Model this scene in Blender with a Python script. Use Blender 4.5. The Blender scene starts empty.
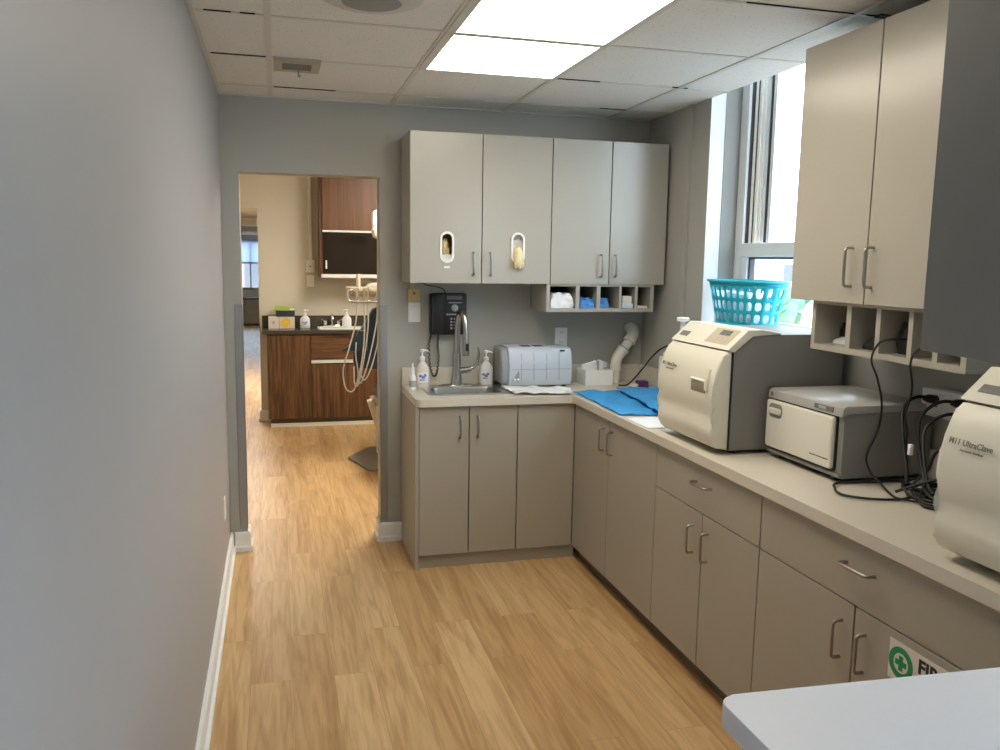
import bpy, bmesh, math, random
from mathutils import Vector, Matrix, noise

C = bpy.context.scene.collection
SC = bpy.context.scene
R = math.radians
random.seed(7)

# ------------------------------------------------------------------ camera, sky, exposure
D, H, XR, CT = 4.704, 2.463, 2.43, .914      # far wall, ceiling, right wall, worktop height
XF, YB = 1.822, 4.194                        # door fronts of the right-hand and the far cabinet runs
F_PX, YAW, PITCH, ROLL = 834.55, .2621, .1362, .0158
cam = bpy.data.cameras.new('camera')
cam.sensor_width = 36
cam.lens = F_PX / 1000 * 36
cam.clip_start = .02
co = bpy.data.objects.new('camera', cam)
C.objects.link(co)
fw = Vector((math.sin(YAW) * math.cos(PITCH), math.cos(YAW) * math.cos(PITCH), -math.sin(PITCH)))
rt = Vector((math.cos(YAW), -math.sin(YAW), 0))
up = rt.cross(fw)
r2 = math.cos(ROLL) * rt + math.sin(ROLL) * up
u2 = -math.sin(ROLL) * rt + math.cos(ROLL) * up
M = Matrix((r2, u2, -fw)).transposed().to_4x4()
M.translation = Vector((.2729, 0, 1.6271))
co.matrix_world = M
SC.camera = co

SC.view_settings.view_transform = 'Standard'
SC.view_settings.look = 'None'
SC.view_settings.gamma = 1
SC.view_settings.use_curve_mapping = False
SC.view_settings.exposure = 0.66

W = bpy.data.worlds.new('sky')
SC.world = W
W.use_nodes = True
nt = W.node_tree
nt.nodes.clear()
wo = nt.nodes.new('ShaderNodeOutputWorld')
bg = nt.nodes.new('ShaderNodeBackground')
tc = nt.nodes.new('ShaderNodeTexCoord')
sx = nt.nodes.new('ShaderNodeSeparateXYZ')
cr = nt.nodes.new('ShaderNodeValToRGB')
cr.color_ramp.elements[0].position = .40
cr.color_ramp.elements[0].color = (.55, .58, .62, 1)
cr.color_ramp.elements[1].position = .56
cr.color_ramp.elements[1].color = (.68, .83, 1.0, 1)
mp = nt.nodes.new('ShaderNodeMapRange')
mp.inputs[1].default_value = -1
mp.inputs[2].default_value = 1
nt.links.new(tc.outputs['Generated'], sx.inputs[0])
nt.links.new(sx.outputs['Z'], mp.inputs[0])
nt.links.new(mp.outputs[0], cr.inputs[0])
nt.links.new(cr.outputs[0], bg.inputs[0])
bg.inputs[1].default_value = 7.0           # overcast sky
nt.links.new(bg.outputs[0], wo.inputs[0])
LAMP = 5.5                                  # ceiling panel emission
LAMP_COL = (1.0, .90, .74)


# ------------------------------------------------------------------ materials
def mat(name, col, rough=.5, metal=0., var=.06, scale=12., bump=0., spec=.5, trans=0.):
    m = bpy.data.materials.new(name)
    m.use_nodes = True
    n = m.node_tree.nodes
    L = m.node_tree.links
    b = n['Principled BSDF']
    b.inputs['Roughness'].default_value = rough
    b.inputs['Metallic'].default_value = metal
    b.inputs['Specular IOR Level'].default_value = spec
    t = n.new('ShaderNodeTexCoord')
    nz = n.new('ShaderNodeTexNoise')
    nz.inputs['Scale'].default_value = scale
    nz.inputs['Detail'].default_value = 4
    mx = n.new('ShaderNodeMix')
    mx.data_type = 'RGBA'
    mx.inputs['A'].default_value = (*[c * (1 - var) for c in col], 1)
    mx.inputs['B'].default_value = (*[min(1, c * (1 + var)) for c in col], 1)
    L.new(t.outputs['Object'], nz.inputs['Vector'])
    L.new(nz.outputs['Fac'], mx.inputs['Factor'])
    L.new(mx.outputs['Result'], b.inputs['Base Color'])
    if bump:
        bp = n.new('ShaderNodeBump')
        bp.inputs['Strength'].default_value = bump
        bp.inputs['Distance'].default_value = .003
        L.new(nz.outputs['Fac'], bp.inputs['Height'])
        L.new(bp.outputs['Normal'], b.inputs['Normal'])
    if trans:
        b.inputs['Transmission Weight'].default_value = trans
    return m


def emit(name, col, s):
    m = bpy.data.materials.new(name)
    m.use_nodes = True
    n = m.node_tree.nodes
    b = n['Principled BSDF']
    b.inputs['Base Color'].default_value = (.9, .9, .88, 1)
    b.inputs['Emission Color'].default_value = (*col, 1)
    b.inputs['Emission Strength'].default_value = s
    return m


def glass_mat(name, tint=(.97, .985, .98), gloss=.06):
    m = bpy.data.materials.new(name)
    m.use_nodes = True
    n = m.node_tree.nodes
    L = m.node_tree.links
    n.clear()
    o = n.new('ShaderNodeOutputMaterial')
    t = n.new('ShaderNodeBsdfTransparent')
    t.inputs[0].default_value = (*tint, 1)
    g = n.new('ShaderNodeBsdfGlossy')
    g.inputs['Roughness'].default_value = .02
    x = n.new('ShaderNodeMixShader')
    x.inputs[0].default_value = gloss
    L.new(t.outputs[0], x.inputs[1])
    L.new(g.outputs[0], x.inputs[2])
    L.new(x.outputs[0], o.inputs[0])
    return m


def wood_floor():
    m = bpy.data.materials.new('floor_planks')
    m.use_nodes = True
    n = m.node_tree.nodes
    L = m.node_tree.links
    b = n['Principled BSDF']
    b.inputs['Roughness'].default_value = .42
    b.inputs['Specular IOR Level'].default_value = .4
    t = n.new('ShaderNodeTexCoord')
    mpp = n.new('ShaderNodeMapping')
    mpp.inputs['Rotation'].default_value = (0, 0, R(90))
    mpp.inputs['Location'].default_value = (0, .009 + .157 * 40, 0)
    br = n.new('ShaderNodeTexBrick')
    br.offset = .37
    br.offset_frequency = 2
    br.inputs['Scale'].default_value = 1
    br.inputs['Brick Width'].default_value = 1.05
    br.inputs['Row Height'].default_value = .157
    br.inputs['Mortar Size'].default_value = .0008
    br.inputs['Mortar Smooth'].default_value = .3
    br.inputs['Color1'].default_value = (0, 0, 0, 1)
    br.inputs['Color2'].default_value = (1, 1, 1, 1)
    br.inputs['Mortar'].default_value = (.0, .0, .0, 1)
    L.new(t.outputs['Object'], mpp.inputs[0])
    L.new(mpp.outputs[0], br.inputs['Vector'])
    ramp = n.new('ShaderNodeValToRGB')
    e = ramp.color_ramp.elements
    e[0].position, e[0].color = 0, (.54, .345, .160, 1)
    e[1].position, e[1].color = 1, (.68, .475, .255, 1)
    k = ramp.color_ramp.elements.new(.5)
    k.color = (.61, .41, .205, 1)
    L.new(br.outputs['Color'], ramp.inputs[0])
    # grain stretched along the planks
    gm = n.new('ShaderNodeMapping')
    gm.inputs['Scale'].default_value = (1, .065, 1)
    L.new(t.outputs['Object'], gm.inputs[0])
    addv = n.new('ShaderNodeVectorMath')
    addv.operation = 'MULTIPLY_ADD'
    L.new(br.outputs['Color'], addv.inputs[0])
    addv.inputs[1].default_value = (3, 7, 0)
    L.new(gm.outputs[0], addv.inputs[2])
    gz = n.new('ShaderNodeTexNoise')
    gz.inputs['Scale'].default_value = 34
    gz.inputs['Detail'].default_value = 7
    gz.inputs['Distortion'].default_value = 1.2
    L.new(addv.outputs[0], gz.inputs['Vector'])
    gr = n.new('ShaderNodeValToRGB')
    g = gr.color_ramp.elements
    g[0].position, g[0].color = .32, (.66, .57, .46, 1)
    g[1].position, g[1].color = .60, (1.04, 1.03, 1.0, 1)
    L.new(gz.outputs['Fac'], gr.inputs[0])
    mx = n.new('ShaderNodeMix')
    mx.data_type = 'RGBA'
    mx.blend_type = 'MULTIPLY'
    mx.inputs['Factor'].default_value = .62
    L.new(ramp.outputs[0], mx.inputs['A'])
    L.new(gr.outputs[0], mx.inputs['B'])
    # broad cathedral figure and knots
    cz = n.new('ShaderNodeTexNoise')
    cz.inputs['Scale'].default_value = 6
    cz.inputs['Detail'].default_value = 3
    cz.inputs['Distortion'].default_value = 2.5
    L.new(addv.outputs[0], cz.inputs['Vector'])
    kr = n.new('ShaderNodeValToRGB')
    q = kr.color_ramp.elements
    q[0].position, q[0].color = .32, (.68, .57, .44, 1)
    q[1].position, q[1].color = .48, (1, 1, 1, 1)
    L.new(cz.outputs['Fac'], kr.inputs[0])
    m2 = n.new('ShaderNodeMix')
    m2.data_type = 'RGBA'
    m2.blend_type = 'MULTIPLY'
    m2.inputs['Factor'].default_value = .6
    L.new(mx.outputs['Result'], m2.inputs['A'])
    L.new(kr.outputs[0], m2.inputs['B'])
    m3 = n.new('ShaderNodeMix')
    m3.data_type = 'RGBA'
    L.new(br.outputs['Fac'], m3.inputs['Factor'])
    L.new(m2.outputs['Result'], m3.inputs['A'])
    m3.inputs['B'].default_value = (.33, .19, .08, 1)
    L.new(m3.outputs['Result'], b.inputs['Base Color'])
    return m


def wood(name, dark, light, axis, scale=30, rough=.4):
    """axis: index of the axis the grain runs along"""
    m = bpy.data.materials.new(name)
    m.use_nodes = True
    n = m.node_tree.nodes
    L = m.node_tree.links
    b = n['Principled BSDF']
    b.inputs['Roughness'].default_value = rough
    t = n.new('ShaderNodeTexCoord')
    mm = n.new('ShaderNodeMapping')
    s = [1, 1, 1]
    s[axis] = .06
    mm.inputs['Scale'].default_value = s
    z = n.new('ShaderNodeTexNoise')
    z.inputs['Scale'].default_value = scale
    z.inputs['Detail'].default_value = 5
    z.inputs['Distortion'].default_value = .6
    r = n.new('ShaderNodeValToRGB')
    r.color_ramp.elements[0].position = .36
    r.color_ramp.elements[0].color = (*dark, 1)
    r.color_ramp.elements[1].position = .62
    r.color_ramp.elements[1].color = (*light, 1)
    L.new(t.outputs['Object'], mm.inputs[0])
    L.new(mm.outputs[0], z.inputs['Vector'])
    L.new(z.outputs['Fac'], r.inputs[0])
    L.new(r.outputs[0], b.inputs['Base Color'])
    return m


def tile_mat():
    m = mat('mineral_fibre_tile', (.80, .78, .73), .9, var=.03, scale=3)
    n = m.node_tree.nodes
    L = m.node_tree.links
    b = n['Principled BSDF']
    t = n.new('ShaderNodeTexCoord')
    v = n.new('ShaderNodeTexNoise')
    v.inputs['Scale'].default_value = 95
    v.inputs['Detail'].default_value = 2
    L.new(t.outputs['Object'], v.inputs['Vector'])
    r = n.new('ShaderNodeValToRGB')
    r.color_ramp.elements[0].position = .27
    r.color_ramp.elements[0].color = (.45, .43, .38, 1)
    r.color_ramp.elements[1].position = .36
    r.color_ramp.elements[1].color = (1, 1, 1, 1)
    L.new(v.outputs['Fac'], r.inputs[0])
    mx = n.new('ShaderNodeMix')
    mx.data_type = 'RGBA'
    mx.blend_type = 'MULTIPLY'
    mx.inputs['Factor'].default_value = 1
    src = b.inputs['Base Color'].links[0].from_socket
    L.new(src, mx.inputs['A'])
    L.new(r.outputs[0], mx.inputs['B'])
    L.new(mx.outputs['Result'], b.inputs['Base Color'])
    return m


def brick_mat():
    m = mat('brick_wall', (.4, .2, .15), .9)
    n = m.node_tree.nodes
    L = m.node_tree.links
    b = n['Principled BSDF']
    t = n.new('ShaderNodeTexCoord')
    mm = n.new('ShaderNodeMapping')
    mm.inputs['Rotation'].default_value = (R(90), 0, R(90))
    br = n.new('ShaderNodeTexBrick')
    br.inputs['Scale'].default_value = 3
    br.inputs['Color1'].default_value = (.36, .16, .12, 1)
    br.inputs['Color2'].default_value = (.46, .24, .18, 1)
    br.inputs['Mortar'].default_value = (.5, .45, .4, 1)
    L.new(t.outputs['Object'], mm.inputs[0])
    L.new(mm.outputs[0], br.inputs['Vector'])
    L.new(br.outputs['Color'], b.inputs['Base Color'])
    return m


def blind_mat():
    m = bpy.data.materials.new('translucent_blind')
    m.use_nodes = True
    n = m.node_tree.nodes
    L = m.node_tree.links
    n.clear()
    o = n.new('ShaderNodeOutputMaterial')
    d = n.new('ShaderNodeBsdfDiffuse')
    t = n.new('ShaderNodeBsdfTranslucent')
    z = n.new('ShaderNodeTexNoise')
    z.inputs['Scale'].default_value = 40
    r = n.new('ShaderNodeValToRGB')
    r.color_ramp.elements[0].color = (.60, .68, .86, 1)
    r.color_ramp.elements[1].color = (.66, .74, .92, 1)
    L.new(z.outputs['Fac'], r.inputs[0])
    L.new(r.outputs[0], d.inputs[0])
    L.new(r.outputs[0], t.inputs[0])
    x = n.new('ShaderNodeMixShader')
    x.inputs[0].default_value = .6
    L.new(d.outputs[0], x.inputs[1])
    L.new(t.outputs[0], x.inputs[2])
    L.new(x.outputs[0], o.inputs[0])
    return m


M_ = dict(
    wall=mat('grey_wall_paint', (.415, .405, .36), .55, var=.015, scale=5, bump=.03),
    wall_left=mat('grey_wall_paint_satin', (.375, .372, .372), .45, var=.015, scale=5, bump=.03),
    cream_wall=mat('cream_wall_paint', (.62, .585, .50), .6, var=.015, scale=5),
    white_trim=mat('white_trim_paint', (.86, .86, .85), .4, var=.02),
    reveal=mat('white_reveal_paint', (.74, .74, .73), .5, var=.02),
    jamb_grey=mat('grey_jamb_lining', (.27, .265, .25), .5, var=.03),
    floor=wood_floor(),
    tile=tile_mat(),
    tbar=mat('ceiling_grid_metal', (.66, .64, .58), .5, var=.02),
    black_gap=mat('dark_ceiling_gap', (.02, .018, .016), .9),
    laminate=mat('greige_laminate', (.385, .35, .285), .42, var=.025, scale=60),
    laminate_up=mat('pale_greige_laminate', (.43, .405, .345), .24, var=.02, scale=60),
    carcass=mat('gap_shaded_carcass', (.20, .165, .125), .5, var=.03),  # darker than the doors, so the shade in the door gaps is coloured in
    toe=mat('brown_toe_kick', (.13, .10, .07), .6),  # brown with the toe recess shade put in; also colours plinth and trunk
    toe_lit=mat('lit_toe_kick', (.36, .32, .26), .55),  # paler copy of the toe kick, light on the far run painted in
    counter=mat('beige_speckled_laminate', (.66, .61, .52), .38, var=.05, scale=160),
    peninsula=mat('white_laminate', (.76, .79, .86), .4, var=.015, scale=90),
    grey_lam=mat('slate_grey_laminate', (.20, .20, .195), .45, var=.03),
    steel=mat('brushed_steel', (.62, .60, .57), .30, 1., var=.05, scale=40),
    handle=mat('satin_nickel', (.42, .395, .36), .30, 1., var=.04, scale=40),
    guard=mat('steel_corner_guard', (.36, .365, .36), .4, .7, var=.04),
    chrome=mat('chrome', (.72, .72, .72), .12, 1., var=.02),
    bowl=mat('shaded_bowl_steel', (.24, .235, .22), .34, 1., var=.05, scale=40),  # darkened copy of the rim steel, carries the shade inside the bowl
    panel_shade=mat('shaded_back_panel', (.055, .05, .045), .7),  # near-black: the shade inside the pigeonholes is put into this colour
    nickel=mat('brushed_nickel', (.48, .455, .42), .25, 1., var=.04),
    white=mat('white_plastic', (.87, .87, .85), .4, var=.02),
    cream=mat('cream_plastic', (.75, .725, .62), .42, var=.02),
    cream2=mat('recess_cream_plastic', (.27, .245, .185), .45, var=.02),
    ster_grey=mat('grey_painted_metal', (.205, .20, .185), .5, var=.03, scale=80),
    warm_grey=mat('grey_enclosure_metal', (.24, .235, .22), .45, var=.03, scale=80),
    warm_top=mat('light_grey_enclosure', (.42, .41, .385), .3, var=.03, scale=80),
    warm_door=mat('ivory_door_plastic', (.76, .73, .64), .4, var=.02),
    black=mat('black_plastic', (.010, .010, .011), .45, var=.1),
    black_matte=mat('black_cable', (.012, .012, .012), .5, var=.1),
    dark=mat('dark_cavity', (.03, .028, .026), .8),
    grey_print=mat('grey_print', (.18, .17, .16), .6),
    key=mat('grey_key', (.42, .43, .44), .5),
    lcd=mat('grey_green_display', (.17, .20, .17), .25),
    panel_beige=mat('beige_control_plate', (.52, .45, .35), .5),
    beige=mat('aged_beige_plastic', (.60, .44, .20), .5),
    blue_grey=mat('pale_blue_grey_plastic', (.56, .61, .68), .4, var=.02),
    blue_grey_d=mat('grey_plastic_end_cap', (.30, .32, .34), .45, var=.03),
    turquoise=mat('turquoise_plastic', (.015, .46, .60), .35, var=.04),
    blue_wrap=mat('blue_sterile_wrap', (.05, .34, .74), .75, var=.08, scale=20, bump=.2),
    paper=mat('white_paper', (.84, .84, .85), .8, var=.02),
    packet=mat('clear_white_packet', (.66, .70, .74), .3, var=.15, scale=30),
    packet_blue=mat('blue_packet', (.06, .25, .62), .4, var=.3, scale=25),
    latex=mat('yellow_latex', (.84, .70, .40), .6, var=.16, scale=35, bump=.4),
    latex_d=mat('tan_latex', (.60, .40, .14), .6, var=.2, scale=35, bump=.4),
    soap=mat('translucent_soap_bottle', (.74, .66, .58), .25, var=.03),
    soap_w=mat('white_soap_bottle', (.80, .81, .84), .3, var=.03),
    purple=mat('violet_blue_print', (.20, .19, .48), .5, var=.25, scale=80),
    violet=mat('violet_plastic', (.10, .035, .17), .4),
    pvc=mat('white_pvc_pipe', (.80, .77, .70), .4, var=.03),
    green=mat('safety_green', (.01, .29, .10), .5, var=.03),
    sticker=mat('cream_vinyl', (.75, .72, .66), .5, var=.02),
    walnut=wood('walnut_vertical_grain', (.062, .026, .011), (.165, .080, .034), 2, 42),
    walnut_h=wood('walnut_horizontal_grain', (.062, .026, .011), (.165, .080, .034), 0, 42),
    cherry=wood('cherry_veneer', (.11, .043, .018), (.16, .068, .029), 2, 22),
    granite=mat('dark_grey_brown_worktop', (.065, .058, .045), .25, var=.35, scale=120),
    dark_glass=mat('dark_cabinet_glass', (.012, .007, .005), .04, var=.1, spec=.25),
    navy=mat('navy_upholstery', (.022, .045, .085), .4, var=.1),
    chair_white=mat('ivory_enamel', (.62, .56, .46), .35, var=.02),
    base_grey=mat('grey_cast_base', (.25, .24, .23), .5, var=.05),
    hose=mat('pale_grey_hose', (.50, .47, .41), .5),
    lime=mat('lime_card', (.40, .52, .10), .6),
    navy_card=mat('dark_blue_card', (.02, .03, .055), .5),
    tissue_box=mat('pale_printed_card', (.72, .64, .60), .6, var=.03),
    yellow=mat('yellow_print', (.80, .55, .08), .6, var=.2, scale=60),
    blind=blind_mat(),
    glass=glass_mat('window_glass'),
    alum=mat('white_aluminium', (.70, .71, .70), .4, var=.02),
    cream_frame=mat('cream_window_track', (.90, .88, .82), .5, var=.01),
    track=mat('dark_window_gasket', (.05, .05, .055), .6),
    lamp=emit('lit_diffuser', LAMP_COL, LAMP),
    lamp2=emit('lit_diffuser_operatory', (1.0, .92, .78), 23.0),
    lamp3=emit('lit_diffuser_corridor', (1.0, .95, .88), 26.0),
    grille=mat('beige_vent_metal', (.42, .385, .31), .5),
    grille_d=mat('grey_vent_core', (.22, .21, .18), .6),
    speaker=mat('white_ceiling_disc', (.62, .60, .55), .5, var=.02),
    speaker_d=mat('grey_ceiling_core', (.30, .30, .28), .6),
    brick=brick_mat(),
    leaf=mat('leaf_green', (.16, .27, .14), .8, var=.5, scale=6),
    stone=mat('pale_stone', (.55, .5, .46), .8),
    pane_dark=mat('dark_pane', (.06, .07, .09), .15),
    asphalt=mat('grey_asphalt', (.22, .22, .22), .9, var=.1, scale=2),
)


# ------------------------------------------------------------------ object helpers
def wloc(o):
    v = Vector((0, 0, 0))
    while o:
        v += o.location
        o = o.parent
    return v


def finish(name, bm, m, smooth=None):
    bmesh.ops.recalc_face_normals(bm, faces=bm.faces)
    me = bpy.data.meshes.new(name)
    if smooth is not None:
        for f in bm.faces:
            f.smooth = True
    bm.to_mesh(me)
    bm.free()
    if smooth is not None:
        me.set_sharp_from_angle(angle=R(smooth))
    ms = m if isinstance(m, (list, tuple)) else [m]
    for k in ms:
        me.materials.append(M_[k])
    o = bpy.data.objects.new(name, me)
    C.objects.link(o)
    return o


def part(name, bm, m, parent, smooth=None, label=None, local=False):
    """a part (world coordinates unless local) under its thing"""
    if not local:
        off = wloc(parent)
        for v in bm.verts:
            v.co -= off
    o = finish(name, bm, m, smooth)
    o.parent = parent
    if label:
        o['label'] = label
    return o


def tag(o, label, cat, group=None):
    o['label'] = label
    o['category'] = cat
    if group:
        o['group'] = group
    return o


def thing(name, label, cat, loc, group=None, rz=0):
    o = bpy.data.objects.new(name, None)
    o.empty_display_size = .05
    C.objects.link(o)
    o.location = loc
    o.rotation_euler = (0, 0, rz)
    return tag(o, label, cat, group)


def solo(name, bm, m, label, cat, group=None, smooth=None):
    """a thing that is a single mesh; origin at the middle of its base"""
    xs = [v.co for v in bm.verts]
    c = Vector(((min(v.x for v in xs) + max(v.x for v in xs)) / 2, (min(v.y for v in xs) + max(v.y for v in xs)) / 2, min(v.z for v in xs)))
    for v in bm.verts:
        v.co -= c
    o = finish(name, bm, m, smooth)
    o.location = c
    return tag(o, label, cat, group)


def struct(name, bm, m, smooth=None):
    o = finish(name, bm, m, smooth)
    o['kind'] = 'structure'
    return o


def dup(root, loc, rz=None, label=None, group=None):
    r = root.copy()
    C.objects.link(r)
    r.location = loc
    if rz is not None:
        r.rotation_euler = (0, 0, rz)
    if label:
        r['label'] = label
    if group:
        r['group'] = group
    for ch in list(root.children):
        c = ch.copy()
        C.objects.link(c)
        c.parent = r
        for g in list(ch.children):
            d = g.copy()
            C.objects.link(d)
            d.parent = c
    return r


# ------------------------------------------------------------------ mesh helpers
def BM():
    return bmesh.new()


def box(bm, x0, x1, y0, y1, z0, z1, bev=0, seg=2, mi=0):
    vs = [bm.verts.new((x, y, z)) for x in (x0, x1) for y in (y0, y1) for z in (z0, z1)]
    idx = [(0, 1, 3, 2), (4, 6, 7, 5), (0, 4, 5, 1), (2, 3, 7, 6), (0, 2, 6, 4), (1, 5, 7, 3)]
    fs = [bm.faces.new([vs[i] for i in q]) for q in idx]
    for f in fs:
        f.material_index = mi
    if bev:
        es = list({e for f in fs for e in f.edges})
        bmesh.ops.bevel(bm, geom=es, offset=bev, segments=seg, affect='EDGES', profile=.5, clamp_overlap=True)
    return bm


def bx(*a, **k):
    return box(BM(), *a, **k)


def prism(bm, pts, axis, a0, a1, bev=0, seg=3):
    """extrude the closed polygon pts (2D) along axis from a0 to a1; bevel rounds the two end rims"""
    def P3(p, a):
        if axis == 'x':
            return (a, p[0], p[1])
        if axis == 'y':
            return (p[0], a, p[1])
        return (p[0], p[1], a)
    A = [bm.verts.new(P3(p, a0)) for p in pts]
    B = [bm.verts.new(P3(p, a1)) for p in pts]
    n = len(pts)
    fa = bm.faces.new(A)
    fb = bm.faces.new(B[::-1])
    for i in range(n):
        bm.faces.new((A[i], B[i], B[(i + 1) % n], A[(i + 1) % n]))
    if bev:
        es = list(fa.edges) + list(fb.edges)
        bmesh.ops.bevel(bm, geom=es, offset=bev, segments=seg, affect='EDGES', profile=.5, clamp_overlap=True)
    return bm


def lathe(bm, prof, cx, cy, seg=24, sx=1., sy=1.):
    """prof: list of (radius, z) from bottom to top"""
    rings = []
    for r, z in prof:
        if r < 1e-5:
            rings.append([bm.verts.new((cx, cy, z))])
        else:
            rings.append([bm.verts.new((cx + sx * r * math.cos(2 * math.pi * i / seg), cy + sy * r * math.sin(2 * math.pi * i / seg), z)) for i in range(seg)])
    for a, b in zip(rings, rings[1:]):
        for i in range(seg):
            j = (i + 1) % seg
            if len(a) == 1 and len(b) == 1:
                continue
            if len(a) == 1:
                bm.faces.new((a[0], b[j], b[i]))
            elif len(b) == 1:
                bm.faces.new((a[i], a[j], b[0]))
            else:
                bm.faces.new((a[i], a[j], b[j], b[i]))
    if len(rings[0]) > 1:
        bm.faces.new(rings[0][::-1])
    if len(rings[-1]) > 1:
        bm.faces.new(rings[-1])
    return bm


def smooth_path(pts, n=6):
    """Catmull-Rom through pts"""
    P = [Vector(p) for p in pts]
    P = [2 * P[0] - P[1]] + P + [2 * P[-1] - P[-2]]
    out = []
    for i in range(1, len(P) - 2):
        p0, p1, p2, p3 = P[i - 1:i + 3]
        for k in range(n):
            t = k / n
            out.append(.5 * ((2 * p1) + (p2 - p0) * t + (2 * p0 - 5 * p1 + 4 * p2 - p3) * t * t + (3 * p1 - p0 - 3 * p2 + p3) * t ** 3))
    out.append(P[-2])
    return out


def tube(bm, pts, r, seg=10, cap=True):
    """sweep a circle along pts; r is a number or one radius per point"""
    P = [Vector(p) for p in pts]
    rs = r if isinstance(r, (list, tuple)) else [r] * len(P)
    T = []
    for i in range(len(P)):
        a = P[max(0, i - 1)]
        b = P[min(len(P) - 1, i + 1)]
        T.append((b - a).normalized())
    nrm = Vector((0, 0, 1)).cross(T[0])
    if nrm.length < .05:
        nrm = Vector((1, 0, 0)).cross(T[0])
    nrm.normalize()
    rings = []
    for i, p in enumerate(P):
        nrm = (nrm - T[i] * nrm.dot(T[i])).normalized()
        bi = T[i].cross(nrm)
        rings.append([bm.verts.new(p + rs[i] * (math.cos(2 * math.pi * k / seg) * nrm + math.sin(2 * math.pi * k / seg) * bi)) for k in range(seg)])
    for a, b in zip(rings, rings[1:]):
        for k in range(seg):
            j = (k + 1) % seg
            bm.faces.new((a[k], a[j], b[j], b[k]))
    if cap:
        bm.faces.new(rings[0][::-1])
        bm.faces.new(rings[-1])
    return bm


def rrect(x0, x1, y0, y1, r, n=5):
    out = []
    for cx, cy, a in ((x1 - r, y1 - r, 0), (x0 + r, y1 - r, 90), (x0 + r, y0 + r, 180), (x1 - r, y0 + r, 270)):
        for k in range(n + 1):
            t = R(a + 90 * k / n)
            out.append((cx + r * math.cos(t), cy + r * math.sin(t)))
    return out


def stadium(cx, cz, w, h, n=10):
    return rrect(cx - w / 2, cx + w / 2, cz - h / 2, cz + h / 2, min(w, h) / 2 * .999, n)


def plate_hole(bm, outer, holes, f0, f1):
    """a flat plate with holes; outer and holes are 2D loops, f0 and f1 map a 2D point to its front and back 3D point"""
    loops = [outer] + holes
    fronts = []
    for f in (f0, f1):
        edges = []
        rings = []
        for lp in loops:
            vs = [bm.verts.new(f(p)) for p in lp]
            rings.append(vs)
            edges += [bm.edges.new((vs[i], vs[(i + 1) % len(vs)])) for i in range(len(vs))]
        bmesh.ops.triangle_fill(bm, use_beauty=True, use_dissolve=False, edges=edges)
        fronts.append(rings)
    for a, b in zip(*fronts):
        n = len(a)
        for i in range(n):
            bm.faces.new((a[i], a[(i + 1) % n], b[(i + 1) % n], b[i]))
    return bm


def text_bm(s, size, ext, fn, align='LEFT', bold=0.):
    """lettering from the built-in font as mesh; fn maps (u, v, depth) to 3D"""
    cu = bpy.data.curves.new('lettering', 'FONT')
    cu.body = s
    cu.size = size
    cu.extrude = ext
    cu.align_x = align
    cu.offset = bold
    cu.resolution_u = 3
    to = bpy.data.objects.new('lettering', cu)
    C.objects.link(to)
    dg = bpy.context.evaluated_depsgraph_get()
    me = bpy.data.meshes.new_from_object(to.evaluated_get(dg))
    bm = BM()
    bm.from_mesh(me)
    bpy.data.objects.remove(to)
    bpy.data.curves.remove(cu)
    bpy.data.meshes.remove(me)
    for v in bm.verts:
        v.co = Vector(fn(v.co.x, v.co.y, v.co.z))
    return bm


def ball(bm, c, r, sc=(1, 1, 1), sub=3, amp=0., freq=30.):
    t = bmesh.ops.create_icosphere(bm, subdivisions=sub, radius=1)
    for v in t['verts']:
        d = v.co.copy()
        k = 1 + amp * noise.noise(d * freq * .1 + Vector(c) * 13)
        v.co = Vector(c) + Vector((d.x * r * sc[0] * k, d.y * r * sc[1] * k, d.z * r * sc[2] * k))
    return bm


# =================================================================== ROOM SHELL
Y0 = -2.6                      # wall behind the camera
WT = .13                       # far partition thickness
D2 = 8.55                      # rear wall of the operatory beyond the doorway
DL, DR, DT = .091, .833, 2.072  # doorway
H2 = 2.62

struct('floor', bx(-2.2, 3.6, Y0 - .2, 24, -.1, 0), 'floor')

# ceiling: slab of tiles + grid
G, GX, GY = .634, .261, 3.801
b = bx(-.2, XR, Y0 - .2, D, H, H + .45)
ceil = struct('ceiling', b, 'tile')
b = BM()
for i in range(0, 4):
    x = GX + G * i
    box(b, x - .012, x + .012, Y0, D - .001, H - .004, H + .01)
for j in range(-1, 11):
    y = GY - G * j
    if y > Y0:
        box(b, .001, XR - .001, y - .009, y + .009, H - .003, H + .01)
box(b, .0005, .020, Y0, D - .001, H - .005, H + .01)
box(b, .02, XR - .001, D - .018, D - .0005, H - .005, H + .01)
g = part('grid', b, 'tbar', ceil)
b = BM()
for (x0, x1, y) in ((.28, .58, GY + G - .011), (.03, .25, GY - .011), (.05, .14, GY - G - .011), (.17, .22, GY - G - .012), (1.52, 1.75, GY - .011), (2.12, 2.20, GY - .011), (2.0, 2.16, GY + G - .011), (1.75, 2.16, GY - 2 * G - .011), (2.20, 2.30, GY - 2 * G - .012)):
    box(b, x0, x1, y - .0016, y + .0016, H - .0045, H + .005)
box(b, 2.24, 2.34, 2.50, 2.535, H - .0045, H + .004)
part('tile_gap', b, 'black_gap', ceil, label='dark gap beside lifted ceiling tile')

# left wall
struct('wall_left', bx(-.14, 0, Y0 - .2, D + WT, 0, H + .45), 'wall_left')

# far wall with the doorway
b = BM()
box(b, 0, DL, D, D + WT, 0, H + .45)
box(b, DR, XR + .32, D, D + WT, 0, H + .45)
box(b, DL, DR, D, D + WT, DT, H + .45)
struct('wall_back', b, 'wall')

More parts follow.
